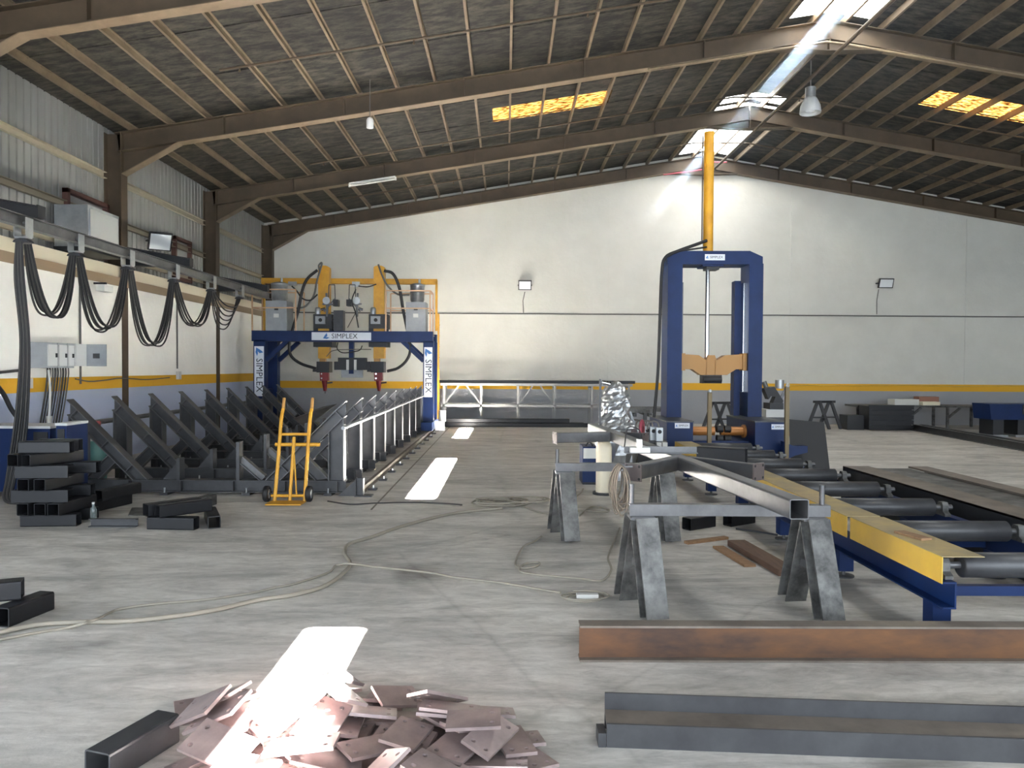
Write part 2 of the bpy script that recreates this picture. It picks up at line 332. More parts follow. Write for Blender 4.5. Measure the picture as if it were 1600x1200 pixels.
tag(MB().poly([(XL-0.3, Y0, 4.6), (XRR+0.3, Y0, 4.6), (XRR+0.3, Y0, zr(XRR+0.3)+0.1), (XR, Y0, ZR+0.1), (XL-0.3, Y0, zr(XL-0.3)+0.1)], (0, 0.1, 0)).build('wall_front', 'clad'), 'unseen metal gable over the front left open for sky light', None, None, 'structure')  # unseen gable, added to trim the sky light from the open front
tag(MB().box((XL-0.35, Y0, 3.6), (XL-0.30, 4.0, 5.75)).build('wall_lintel', 'clad'), 'unseen metal cladding over the side left open for sky light', None, None, 'structure')  # unseen near side, left open below to let in sky light
# roof lining with openings
ce = thing('ceiling', (XR, 9, 5.5), 'dark stained roof lining under the purlins', None, None, 'structure')
bays = [(0.6, 4.66), (9.35, 13.52), (17.45, 17.9), (18.1, 22.1)]
ZS = 0.13
def roofpiece(sgn, u0, u1, y0, y1, name, m, t=0.04, dz=0.0):
    x0, x1 = XR + sgn*u0, XR + sgn*u1
    return MB().poly([(x0, y0, ZR + ZS + dz - SL*u0), (x1, y0, ZR + ZS + dz - SL*u1), (x1, y1, ZR + ZS + dz - SL*u1), (x0, y1, ZR + ZS + dz - SL*u0)], (0, 0, t)).build(name, m, ce)
U = XR - XL + 0.34
SKW = 0.72; GAP0, GAP1 = -0.12, 0.18
FP = {-1: (15.75, 16.6, 3.5, 5.95), 1: (15.75, 16.6, 3.2, 6.0)}
for sgn in (-1, 1):
    ys = sorted({Y0, YB+0.25} | {v for b_ in bays for v in b_})
    for a, b_ in zip(ys[:-1], ys[1:]):
        if (a, b_) not in bays: roofpiece(sgn, 0, SKW, a, b_, 'ridge_lining', 'roof')
        else:
            ge = min(b_, 20.4)
            roofpiece(sgn, GAP1 if sgn > 0 else -GAP0, SKW, a, ge, 'skylight_sheet', 'skyl')
            if ge < b_: roofpiece(sgn, 0, SKW, ge, b_, 'skylight_sheet', 'skyl')
    a, b_, u0, u1 = FP[sgn]
    roofpiece(sgn, SKW, U, Y0, a, 'roof_lining', 'roof'); roofpiece(sgn, SKW, U, b_, YB+0.25, 'roof_lining', 'roof')
    roofpiece(sgn, SKW, u0, a, b_, 'roof_lining', 'roof'); roofpiece(sgn, u1, U, a, b_, 'roof_lining', 'roof')
    roofpiece(sgn, u0, u1, a, b_, 'translucent_sheet', 'fibre', 0.006)
PS = 0.664
for sgn in (-1, 1):
    for k in range(0, 19):
        u = 0.28 + PS*k; x = XR + sgn*u; z = ZR + 0.005 - SL*u
        MB().prof([(-0.02, 0), (0.02, 0), (0.02, 0.01), (-0.012, 0.01), (-0.012, 0.11), (0.02, 0.11), (0.02, 0.12), (-0.02, 0.12)], (x, Y0, z), (x, YB, z)).build('purlin', 'purlin', ce)
# lap seams of the lining, seen as thin battens across the slope
for i in range(2, 6):
    for f in (0.33, 0.66):
        yy = FR[i] + (FR[i+1]-FR[i])*f
        for sgn in (-1, 1):
            MB().bar((XR + sgn*0.8, yy, ZR + ZS - SL*0.8 - 0.008), (XR + sgn*(U-0.1), yy, ZR + ZS - SL*(U-0.1) - 0.008), 0.03, 0.012).build('lap_seam', 'roof', ce)
# portal frames
for i, fy in enumerate(FR[1:]):
    pf = thing('portal_frame', (XL, fy, 0), 'brown steel portal frame carrying the roof', None, None, 'structure')
    for sgn in (-1, 1):
        xe = XL if sgn < 0 else XRR
        h = 0.33; ze = zr(XL)
        MB().ibar((xe + sgn*0.15, fy, 0), (xe + sgn*0.15, fy, ze-0.02), 0.22, 0.30, 0.014, 0.01, (1, 0, 0)).build('column', 'frame', pf)
        MB().ibar((XR, fy, ZR - h/2), (xe + sgn*0.1, fy, zr(xe + sgn*0.1) - h/2), 0.20, h, 0.014, 0.01).build('rafter', 'frame', pf)
        MB().bar((XR + sgn*1.0, fy, zr(XR+1.0) - h - 0.005), (xe - sgn*1.0, fy, zr(xe - sgn*1.0) - h - 0.005), 0.20, 0.012).build('rafter_flange_lit', 'purlin', pf)  # bottom flange coloured lighter to stand in for light from the floor
        # knee haunch with its flange
        A, B_, D = Vector((xe, fy-0.006, ze-h-0.02)), Vector((xe - sgn*1.0, fy-0.006, zr(xe - sgn*1.0)-h)), Vector((xe, fy-0.006, ze-h-0.40))
        MB().poly([A, B_, D], (0, 0.012, 0)).build('haunch_web', 'frame', pf)
        MB().bar(B_ + Vector((0, 0.006, 0)), D + Vector((0, 0.006, 0)), 0.20, 0.014).build('haunch_flange', 'purlin', pf)
        A2 = Vector((XR, fy-0.006, ZR-h)); B2 = Vector((XR + sgn*1.0, fy-0.006, zr(XR+1.0)-h)); D2 = Vector((XR, fy-0.006, ZR-h-0.2))
        MB().poly([A2, B2, D2], (0, 0.012, 0)).build('ridge_haunch', 'frame', pf)
        MB().bar(D2 + Vector((0, 0.006, 0)), B2 + Vector((0, 0.006, 0)), 0.20, 0.014).build('ridge_flange', 'frame', pf)
    MB().box((XR-0.01, fy-0.1, ZR-h-0.2), (XR+0.01, fy+0.1, ZR)).build('ridge_plate', 'frame', pf)
    if fy > 8:
        for k in range(5):
            for sgn in (-1, 1):
                x = XR + sgn*(2.2 + 2.1*k); MB().box((x-0.006, fy-0.1, zr(x)-h+0.012), (x+0.006, fy+0.1, zr(x)-0.01)).build('web_stiffener', 'frame', pf)
# overhead pipes
def pipe(pts, r, m, label, name='pipe', cat='pipe', group=None):
    return tag(MB().tube([Vector(p) for p in pts], r, 8).build(name, m), label, cat, group)
pipe([(XR+0.1, 3, ZR-0.62), (XR+0.06, YB-0.12, ZR-0.62)], 0.035, 'frame', 'long brown pipe running under the ridge of the roof', 'ridge_pipe')
for fy, lab in ((11.6, 'thin sprinkler pipe across the bay with the big skylight'), (16.9, 'thin sprinkler pipe across the bay with the yellowed roof sheets'), (20.3, 'thin sprinkler pipe across the bay nearest the gable wall')):
    t = thing('sprinkler_pipe', (XR, fy, ZR-0.3), lab, 'pipe')
    MB().tube([(-4.3, fy, zr(-4.3)-0.06), (XR-0.7, fy, zr(XR-0.7)-0.06), (XR+0.7, fy, zr(XR-0.7)-0.06), (XRR-1, fy, zr(XRR-1)-0.06)], 0.018, 6).build('pipe_run', 'frame', t)
    for k in range(7):
        x = -4.0 + 2.6*k; MB().lathe((x, fy, zr(x)-0.14), [(0.004, 0), (0.022, 0.012), (0.016, 0.03), (0.010, 0.04), (0.010, 0.08)], 8).build('sprinkler_head', 'frame', t)
pipe([(XR-3.2, 13.45, zr(XR-3.2)-0.40), (XR-0.1, 13.45, ZR-0.42), (XR+0.2, 13.45, ZR-0.45), (XR+5, 13.45, zr(XR+5)-0.40)], 0.022, 'purlin', 'tan pipe clipped along the rafter beside the large skylight', 'rafter_pipe')
pipe([(XR-1.2, 21.9, zr(XR-1.2)-0.42), (XR, 21.9, ZR-0.45), (XR, 21.9, ZR-0.25), (XR+0.6, 21.9, ZR-0.25)], 0.022, 'redp', 'red pipe at the apex of the gable wall', 'red_pipe')
# lamps under the roof
def highbay(p, s, label):
    t = thing('high_bay_lamp', (p.x, p.y, p.z), label, 'lamp')
    MB().lathe((p.x, p.y, p.z), [(0.20*s, 0), (0.205*s, 0.02*s), (0.19*s, 0.14*s), (0.135*s, 0.26*s), (0.11*s, 0.30*s), (0.0, 0.30*s)], 20).build('shade', 'lgrey', t)
    MB().cyl((p.x, p.y, p.z+0.29*s), (p.x, p.y, p.z+0.50*s), 0.10*s, 0.10*s, 16).build('ballast_housing', 'galv', t)
    MB().lathe((p.x, p.y, p.z+0.03*s), [(0.0, -0.02*s), (0.09*s, 0), (0.09*s, 0.1*s), (0, 0.14*s)], 12).build('bulb', 'glass', t)
    MB().tube([(p.x, p.y, p.z+0.5*s), (p.x, p.y, zr(p.x)+0.01)], 0.012, 6).build('hanger_rod', 'conduit', t)
    return t
highbay(AY(1266, 177, 15.2), 1.0, 'grey bell-shaped high bay lamp hanging from the roof')
q = AY(578, 200, 13.3); t = thing('pendant_lamp', q, 'small white cylindrical pendant lamp hanging below the rafter', 'lamp')
MB().lathe(q, [(0, 0.0), (0.06, 0.0), (0.062, 0.13), (0.045, 0.165), (0.02, 0.18), (0, 0.18)], 14).build('shade', 'lgrey', t)
MB().tube([q + Vector((0, 0, 0.17)), (q.x, q.y, zr(q.x)+ZS+0.01)], 0.008, 6).build('hanger_rod', 'conduit', t)
p0, p1 = AY(546, 291, 17.8), AY(618, 280, 17.8); t = thing('tube_light', p0, 'white fluorescent batten fixed under the dark rafter', 'lamp')
MB().bar(p0 + Vector((0, 0, 0.05)), p1 + Vector((0, 0, 0.05)), 0.09, 0.04).build('batten', 'white', t); MB().cyl(p0, p1, 0.018, n=8).build('tube', 'white', t)
for s_, (a, b_) in (('a', (p0, p1)),):
    for e in (a, b_): MB().box(e + Vector((-0.02, -0.02, -0.02)), e + Vector((0.02, 0.02, 0.05))).build('end_cap', 'white', t)
# ================================================================== crane feed rail, brackets and festoon
XF = -5.65
t = thing('festoon_rail', (XF, 5, 3.2), 'long grey steel rail carrying the cable trolleys along the side wall', 'rail')
MB().ibar((XF, 4.0, 3.277), (XF, 18.4, 3.277), 0.10, 0.14, 0.012, 0.012).build('rail_beam', 'steel', t)
for fy, lab in ((9.25, 'black tapered bracket holding the rail beside the metal cooler box'), (13.62, 'black tapered bracket holding the rail under the tilted floodlight'), (18.0, 'black tapered bracket holding the rail end beside the blue gantry')):
    b = thing('rail_bracket', (XL, fy, 3.35), lab, 'bracket', 'cantilever brackets of the feed rail')
    MB().poly([(XL+0.01, fy-0.005, 3.36), (XF+0.1, fy-0.005, 3.36), (XF+0.1, fy-0.005, 3.48), (XL+0.01, fy-0.005, 3.68)], (0, 0.01, 0)).build('web', 'blackp', b)
    MB().bar((XL+0.01, fy, 3.355), (XF+0.1, fy, 3.355), 0.14, 0.012).build('flange', 'blackp', b); MB().bar((XL+0.01, fy, 3.685), (XF+0.1, fy, 3.485), 0.14, 0.012).build('flange', 'blackp', b)
    MB().box((XF+0.09, fy-0.08, 3.35), (XF+0.105, fy+0.08, 3.5)).build('end_plate', 'blackp', b)
ty = [XF*FPX/(x - VPX) for x in (42, 123, 203, 274, 332, 376)]
names = ['above the stack of cut tubes', 'in front of the metal cooler box', 'by the nearer brown column', 'under the tilted floodlight', 'by the farther brown column', 'beside the blue gantry']
ZT = 3.03
for y, nm in zip(ty, names):
    t = thing('cable_trolley', (XF, y, 3.1), 'small galvanised cable trolley on the rail ' + nm, 'trolley', 'cable trolleys on the feed rail')
    for s_ in (-1, 1):
        MB().box((XF + s_*0.07 - 0.004, y-0.07, 3.10), (XF + s_*0.07 + 0.004, y+0.07, 3.32)).build('side_plate', 'galv', t)
        for d in (-0.04, 0.04): MB().cyl((XF + s_*0.028, y+d, 3.25), (XF + s_*0.066, y+d, 3.25), 0.024, n=12).build('wheel', 'steel', t)
    MB().box((XF-0.075, y-0.05, 3.08), (XF+0.075, y+0.05, 3.10)).build('base_plate', 'galv', t)
    MB().prof([(0.09*math.cos(a*math.pi/6), 0.05*math.sin(a*math.pi/6)) for a in range(7)], (XF, y-0.06, 3.03), (XF, y+0.06, 3.03)).build('cable_saddle', 'steel_dark', t)
lows = [2.19, 2.06, 1.91, 2.30, 2.35]
for k in range(5):
    a, b_ = ty[k], ty[k+1]
    t = thing('festoon_cable', (XF, (a+b_)/2, lows[k]), 'black cable loop just beyond the trolley ' + names[k], 'cable', 'cable loops on the feed rail')
    for j in range(6):
        dl = (random.uniform(0, 0.1) if k < 4 else 0.09*j); dx = -0.06 + 0.024*j; pts = []
        zl = lows[k] + dl; ym = (a+b_)/2 + random.uniform(-0.05, 0.05)
        for i in range(25):
            s_ = -1 + 2*i/24; e = abs(s_)**2.3
            yy = (a + 0.078 + (b_-a-0.156)*(0.5 + 0.5*math.copysign(abs(s_)**0.9, s_)))
            pts.append((XF + dx*(0.6+0.8*(1-e)), yy, zl + (ZT - zl)*e))
        MB().tube(pts, 0.013, 6).build('strand', 'black' if j % 2 else 'cable_d', t)
t = thing('drop_cable', F(10, 740), 'thick black cable bundle dropping from the first trolley to the blue power source', 'cable')
for j in range(6):
    d = 0.02*j - 0.05
    pts = [(XF + d*0.6, ty[0] - 0.08, 3.03), (XF + d, ty[0]-0.08, 2.6), (XF + d + 0.02, ty[0]-0.02, 1.9), (XF + d*1.3 - 0.02, ty[0], 1.2), (XF + d*1.5 - 0.08, ty[0], 0.65), (XF + d - 0.14, ty[0]-0.05, 0.25), (XF - 0.05 + d, ty[0]-0.2, 0.03), (XF + 0.3, ty[0] - 0.2 + d, 0.02)]
    MB().tube(crom(pts), 0.013, 6).build('strand', 'black' if j % 2 else 'cable_d', t)
# ================================================================== fittings on the side wall
def wallbox(mb, x0, y0, x1, y1, X, dx):     # box on the side wall whose face spans a pixel rectangle
    a = AX(x0, y0, X); b_ = AX(x1, y1, X); return mb.box((X - dx, a.y, b_.z), (X, b_.y, a.z))
# window frames and cooler in the cladding
def wframe(n_, y0, y1, z0, z1, label):
    o = thing('window_%d' % n_, (XC+0.05, (y0+y1)/2, z0), label, None, None, 'structure')
    for a, b_ in (((y0, z0), (y0+0.07, z1)), ((y1-0.07, z0), (y1, z1)), ((y0, z1-0.07), (y1, z1)), ((y0, z0), (y1, z0+0.07))):
        MB().box((XC-0.02, a[0], a[1]), (XC+0.09, b_[0], b_[1])).build('frame_bar', 'winf', o)
    MB().box((XC-0.005, y0+0.07, z0+0.07), (XC+0.005, y1-0.07, z1-0.07)).build('pane', 'clad', o)
ya, yb = AX(97, 300, XC).y, AX(146, 300, XC).y
wframe(1, ya, yb+0.35, 3.42, AX(97, 293, XC).z, 'brown framed opening behind the metal cooler box')
ya, yb = AX(268, 370, XC).y, AX(294, 370, XC).y
wframe(2, ya, yb, 3.42, AX(268, 368, XC).z, 'brown framed opening beside the tilted floodlight')
ca, cb = AX(104, 318, XL-0.02), AX(157, 405, XL+0.5)
yc0 = AX(104, 330, XL).y; t = thing('cooler_box', (XL, yc0+0.5, 3.3), 'galvanised metal cooler box hung in the brown framed opening', 'cooler')
zc0, zc1 = 3.42, 4.06
MB().box((XL-0.19, yc0, zc0), (XL+0.32, yc0+0.95, zc1)).build('casing', 'galv', t)
MB().box((XL+0.32, yc0+0.05, zc0+0.05), (XL+0.335, yc0+0.9, zc1-0.05)).build('front_panel', 'chrome', t)
MB().box((XL-0.19, yc0-0.02, zc0-0.06), (XL+0.36, yc0+1.0, zc0)).build('drip_tray', 'blackp', t)
def floodlight(p, n, tilt, label, w_=0.32, h=0.24):
    """n: outward axis"""
    t = thing('floodlight', p, label, 'floodlight'); p = Vector(p); n = Vector(n).normalized(); x = Vector((0,0,1)).cross(n).normalized()
    q_ = Matrix.Rotation(tilt, 3, x); nn = q_ @ n; y_ = q_ @ Vector((0,0,1)); c = p + n*0.14
    def quad(w2, h2, o): return [c + nn*o - x*w2 - y_*h2, c + nn*o + x*w2 - y_*h2, c + nn*o + x*w2 + y_*h2, c + nn*o - x*w2 + y_*h2]
    MB().poly(quad(w_/2, h/2, 0), nn*0.05).build('housing', 'blackp', t); MB().poly(quad(w_/2-0.025, h/2-0.025, 0.051), nn*0.004).build('lens', 'glass', t)
    for s_ in (-1, 1): MB().bar(c + x*s_*(w_/2+0.01) + nn*0.02, p + x*s_*(w_/2+0.01), 0.012, 0.03, y_).build('yoke_arm', 'blackp', t)
    MB().bar(p - x*(w_/2+0.015), p + x*(w_/2+0.015), 0.03, 0.012, n).build('yoke_bar', 'blackp', t)
floodlight(AY(820, 446, YB-0.02), (0, -1, 0), 0.35, 'black floodlight on the gable wall between gantry and press', 0.38, 0.28)
floodlight(AY(1380, 443, YB-0.02), (0, -1, 0), 0.35, 'black floodlight on the gable wall above the slatted crate', 0.42, 0.28)
pf_ = AX(247, 378, XC+0.2); floodlight(pf_, (0.6, -0.8, 0), 0.5, 'tilted floodlight with pale lens on the metal cladding', 0.42, 0.36)
pipe([AY(820, 456, YB-0.03), AY(817, 470, YB-0.03), AY(818, 489, YB-0.03)], 0.01, 'conduit', 'short lead dropping from the floodlight between gantry and press', 'lamp_lead', 'cable')
pipe([AY(1373, 452, YB-0.03), AY(1370, 470, YB-0.03), AY(1370, 491, YB-0.03)], 0.01, 'conduit', 'short lead dropping from the floodlight above the slatted crate', 'lamp_lead', 'cable')
zc = AY(900, 491, YB).z
pipe([(XL+0.05, YB-0.02, zc), (0, YB-0.02, zc), (5, YB-0.02, zc+0.01), (XRR-0.1, YB-0.02, zc)], 0.018, 'conduit', 'dark conduit running the length of the gable wall', 'wall_conduit')
pipe([AY(1215, 603, YB-0.03), AY(1260, 602, YB-0.03), AY(1330, 603, YB-0.03), AY(1420, 602, YB-0.03), AY(1500, 604, YB-0.03), AY(1640, 602, YB-0.03)], 0.012, 'cover', 'thin painted cable sagging along the yellow band', 'wall_cable', 'cable')
for yy in FR[2:]:
    MB().box((XL-0.001, yy-0.11, 0), (XL+0.006, yy+0.11, 2.98)).build('column_face', 'frame', wl)
for px, y1_, nm in ((126, 600, 'beside the switch boxes'), (277, 576, 'between the brown columns')):
    a = AX(px, 445 if px < 200 else 470, XL+0.02); b_ = AX(px, y1_, XL+0.02)
    pipe([(a.x, b_.y, a.z), (b_.x, b_.y, b_.z)], 0.016, 'conduit', 'thin vertical conduit on the side wall ' + nm, 'wall_conduit')
a = AX(277, 585, XL); tag(MB().box((XL, a.y-0.06, a.z-0.1), (XL+0.06, a.y+0.06, a.z+0.06)).build('junction_box', 'white'), 'small white junction box on the yellow band at the conduit foot', 'box')
a = AX(148, 452, XL); t = thing('wall_lamp', a, 'small white bulkhead unit on an arm below the ledge', 'lamp')
MB().box((XL, a.y-0.04, a.z+0.08), (XL+0.2, a.y, a.z+0.11)).build('arm', 'blackp', t); MB().box((XL+0.1, a.y-0.16, a.z-0.04), (XL+0.24, a.y+0.12, a.z+0.06)).build('housing', 'white', t)
pts = [AX(x, y, XL+0.055) for x, y in ((118, 592), (140, 596), (165, 594), (190, 591), (230, 593), (265, 590))]
cable('wall_cable', pts, 0.01, 'conduit', 'dark cable sagging along the yellow band between boxes')
# switch boxes
XE = XL + 0.28
edges = [(63, 90, 'grey switch box at the near end of the row'), (90, 105, 'narrow grey switch box in the middle of the row'), (105, 116, 'grey switch box with a slotted door beside the open cabinet')]
for x0, x1, lab in edges:
    a = AX(x0 if x0 > 63 else 73, 535, XE); b_ = AX(x1, 574, XE); t = thing('switch_box', (XL, a.y, b_.z), lab, 'switch box', 'switch boxes on the side wall')
    a.z = AX(80, 535, XE).z; z0 = AX(80, 575, XE).z
    MB().box((XL, a.y+0.005, z0), (XE, b_.y-0.005, a.z)).build('casing', 'grey', t); MB().box((XE, a.y+0.02, z0+0.03), (XE+0.012, b_.y-0.02, a.z-0.03)).build('door', 'lgrey', t)
    MB().box((XE+0.012, b_.y-0.07, (a.z+z0)/2-0.03), (XE+0.03, b_.y-0.045, (a.z+z0)/2+0.03)).build('latch', 'blackp', t)
a = AX(117, 537, XE); z0 = AX(117, 572, XE).z; t = thing('open_cabinet', (XL, a.y, z0), 'grey switch cabinet with its door swung open', 'cabinet')
MB().box((XL, a.y+0.01, z0), (XE, a.y+0.32, a.z)).build('casing', 'lgrey', t); MB().box((XE, a.y+0.02, z0+0.02), (XE+0.01, a.y+0.1, a.z-0.02)).build('edge_panel', 'lgrey', t)
dr = MB().box((XE+0.0, a.y+0.32, z0), (XE+0.30, a.y+0.335, a.z)).build('door', 'grey', t); MB().box((XE+0.1, a.y+0.312, z0+0.12), (XE+0.2, a.y+0.32, a.z-0.14)).build('window', 'steel_dark', dr)
for i in range(9):
    xo_ = XL + 0.06 + 0.022*(i % 2); p = AX(74 + 4.1*i, 577, xo_); p.z = AX(80, 575, XE).z - 0.001; e = AX(62 + 4.1*i, 668, xo_); g = (p + e)/2 + Vector((0, 0.03, 0))
    cable('box_lead', [p, p + Vector((0, 0, -0.12)), g, e], 0.010 if i % 3 else 0.014, ('cable_d', 'black', 'conduit')[i % 3], 'loose lead hanging from the grey switch boxes to the blue power sources', 'cable', 'leads below the switch boxes', 6)
p = AX(76, 578, XL+0.23); e = AX(77, 650, XL+0.25); t = thing('plug_connector', e, 'white cable with blue plug hanging below the switch boxes', 'plug')
MB().tube(crom([p, (p+e)/2 + Vector((0, 0.03, 0)), e]), 0.016, 6).build('lead', 'white', t); MB().cyl(e, e - Vector((0,0,0.12)), 0.04, 0.035, 12).build('plug_body', 'white', t); MB().cyl(e - Vector((0,0,0.12)), e - Vector((0,0,0.2)), 0.045, 0.04, 12).build('plug_collar', 'blue', t)
a = AX(36, 598, XL); tag(MB().box((XL, a.y-0.1, a.z-0.08), (XL+0.08, a.y+0.1, a.z+0.06)).build('socket_box', 'white'), 'white socket box on the yellow band near the drop cable', 'box')
cable('supply_cable', [AX(-20, 584, XL+0.05), AX(10, 581, XL+0.05), AX(28, 579, XL+0.05), AX(40, 577, XL+0.05)], 0.02, 'cable_d', 'thick grey supply cable entering the near switch box')
cable('supply_hose', [AX(-15, 590, XL+0.15), AX(5, 615, XL+0.15), AX(18, 640, XL+0.2), AX(36, 664, XL+0.3)], 0.03, 'black', 'thick black hose curving down behind the drop cable')
# blue power sources
def power_source(x0, x1, Y, ztop, depth, label):
    a = AY(x0, 700, Y).x; b_ = AY(x1, 700, Y).x; t = thing('power_source', ((a+b_)/2, Y, 0), label, 'welder')
    MB().box((a, Y, 0.08), (b_, Y+depth, ztop)).build('casing', 'blue', t); MB().box((a-0.01, Y-0.01, ztop), (b_+0.01, Y+depth, ztop+0.03)).build('lid', 'lgrey', t)
    c0 = b_-0.10 if x1 > 100 else b_-0.19; MB().box((c0, Y-0.012, ztop-0.22), (b_-0.02, Y, ztop-0.04)).build('control_panel', 'blackp', t)
    MB().box((c0+0.02, Y-0.02, ztop-0.25), (b_-0.04, Y-0.011, ztop-0.235)).build('panel_strip', 'white', t)
    for k in range(3 if x1 > 100 else 6): MB().box((c0 + 0.028*k, Y-0.012, ztop-0.62), (c0+0.016+0.028*k, Y, ztop-0.3)).build('vent_slat', 'steel', t)
    for xx in (a+0.06, b_-0.06): MB().cyl((xx-0.02, Y+0.08, 0.05), (xx+0.02, Y+0.08, 0.05), 0.05, n=12).build('caster', 'black', t)
power_source(-40, 78, 9.25, 0.84, 0.5, 'wide blue welding power source behind the stack of cut tubes')
power_source(88, 104, 8.95, 0.90, 0.45, 'narrow blue welding power source beside the jig')
p = F(152, 735); p = Vector((AY(152, 700, 10.3).x, 10.3, 0)); t = thing('gas_cylinder', p, 'teal gas cylinder with red valve cap behind the first jig frame', 'cylinder')
MB().lathe(p, [(0, 0), (0.11, 0), (0.115, 0.02), (0.115, 0.62), (0.08, 0.72), (0.035, 0.76), (0, 0.76)], 18).build('bottle', 'teal', t); MB().cyl(p + Vector((0,0,0.74)), p + Vector((0,0,0.86)), 0.045, n=12).build('valve_cap', 'red', t)
MB().lathe(p, [(0.117, 0.3), (0.118, 0.34)], 18).build('band', 'black', t); MB().box(p + Vector((-0.03, -0.12, 0.6)), p + Vector((0.03, -0.1, 0.68))).build('sticker', 'white', t)
# ================================================================== jig frames
JL, JR = -5.44, -2.0
def make_jig(y):
    t = thing('assembly_jig', (0, y, 0), '', 'jig')
    W = 0.15
    MB().ibar((JL, y, 0.105), (JR, y, 0.105), W, 0.15, 0.01, 0.008).build('base_beam', 'steel_dark', t)
    for i in range(4):
        x = JL + 0.2 + i*(JR-JL-0.4)/3
        fo = MB().box((x-0.05, y-0.13, 0.0), (x+0.05, y+0.13, 0.03)).build('anchor_foot', 'steel_dark', t); MB().cyl((x, y-0.1, 0.03), (x, y-0.1, 0.09), 0.012, n=8).build('bolt', 'galv', fo)
    for i in range(6):
        x = JL + 0.1 + i*(JR-JL-0.2)/5; MB().box((x-0.005, y-W/2+0.002, 0.042), (x+0.005, y+W/2-0.002, 0.168)).build('stiffener', 'steel_dark', t)
    for s_, xo in ((1, JL), (-1, JR)):
        def V(dx, z, yy=0.0): return Vector((xo + s_*dx, y + yy, z))
        po = MB().poly([V(0.02, 0.18, -0.005), V(0.20, 0.18, -0.005), V(0.20, 0.79, -0.005), V(0.02, 0.97, -0.005)], (0, 0.01, 0)).build('post', 'steel_dark', t)
        MB().bar(V(0.02, 0.18), V(0.02, 0.97), W, 0.012, (1, 0, 0)).build('post_flange', 'jig_edge_lit', po); MB().bar(V(0.20, 0.18), V(0.20, 0.79), W, 0.012, (1, 0, 0)).build('post_flange', 'jig_edge_lit', po)
        ar = MB().poly([V(0, 1.17, -0.005), V(0.99, 0.18, -0.005), V(0.81, 0.18, -0.005), V(0, 0.99, -0.005)], (0, 0.01, 0)).build('inclined_arm', 'steel_dark', t)
        nrm = Vector((s_, 0, 1)).normalized(); d = Vector((s_, 0, -1)).normalized()
        MB().bar(V(-0.005, 1.175), V(0.985, 0.185), W, 0.012, nrm).build('arm_flange', 'jig_edge_lit', ar); MB().bar(V(0, 0.99), V(0.81, 0.18), W, 0.012, nrm).build('arm_flange', 'jig_edge_lit', ar)
        for f in (0.12, 0.50, 0.80):
            c = V(f, 1.17 - f) - nrm*0.064; MB().bar(c - nrm*0.058, c + nrm*0.058, W-0.004, 0.009, d).build('stiffener', 'jig_edge_lit', ar)
        br = MB().poly([V(0.22, 0.20, -0.004), V(0.36, 0.18, -0.004), V(0.59, 0.40, -0.004), V(0.50, 0.49, -0.004)], (0, 0.008, 0)).build('brace', 'steel_dark', t)
        MB().bar(V(0.37, 0.185), V(0.59, 0.405), 0.12, 0.01, Vector((-s_, 0, 1))).build('brace_flange', 'jig_edge_lit', br); MB().bar(V(0.21, 0.20), V(0.49, 0.48), 0.12, 0.01, Vector((-s_, 0, 1))).build('brace_flange', 'jig_edge_lit', br)
    for x, h in ((-4.07, 0.45), (-3.33, 0.66)):
        MB().box((x-0.02, y-W/2, 0.18), (x+0.02, y+W/2, h)).build('stop_post', 'steel_dark', t)
        s_ = 1 if x > -4 else -1
        if s_ > 0: MB().ibar((x+0.02, y, h-0.22), (x+0.30, y, 0.20), 0.10, 0.09, 0.008, 0.006, Vector((1, 0, 0.9)).normalized()).build('stop_brace', 'steel', t)
        else: MB().poly([(x-0.02, y-0.005, 0.42), (x-0.02, y-0.005, 0.18), (x-0.22, y-0.005, 0.18)], (0, 0.01, 0)).build('stop_gusset', 'steel_dark', t)
    return t
SPC = 1.087; jd = ['first', 'second', 'third', 'fourth', 'fifth', 'sixth', 'seventh', 'eighth', 'ninth']
jig0 = make_jig(9.64)
for k in range(9):
    o = jig0 if k == 0 else copy_tree(jig0, None, (0, 9.64 + SPC*k, 0))
    tag(o, 'dark steel V-shaped jig frame, %s in the row counting from the hand truck' % jd[k], 'jig', 'V-shaped jig frames')
pipe([(JR+0.035, 9.3, 0.86), (JR+0.05, 12, 0.88), (JR+0.035, 15, 0.90), (JR+0.04, 18.2, 0.92)], 0.024, 'grey', 'pale grey pipe strapped along the posts of the jig row', 'jig_pipe')
pipe([(JL-0.12, 9.95, 0.83), (JL-0.12, 18.2, 0.83)], 0.035, 'steel', 'grey pipe behind the jig row along the side wall', 'jig_pipe')
for j, (px, py) in enumerate(((560, 779), (515, 761))):
    p = F(px, py)
p = F(562, 775); t = thing('end_stop', p, 'dark steel stop post at the near end of the floor rail', 'stop')
MB().ibar(p, p + Vector((0, 0, 0.22)), 0.1, 0.1, 0.01, 0.008, (1, 0, 0)).build('post', 'steel_dark', t); MB().poly([p + Vector((-0.05, -0.005, 0)), p + Vector((-0.27, -0.005, 0)), p + Vector((-0.05, -0.005, 0.2))], (0, 0.01, 0)).build('gusset', 'steel_dark', t)
MB().box(p + Vector((-0.05, -0.08, 0)), p + Vector((0.16, 0.08, 0.015))).build('base_plate', 'steel_dark', t)
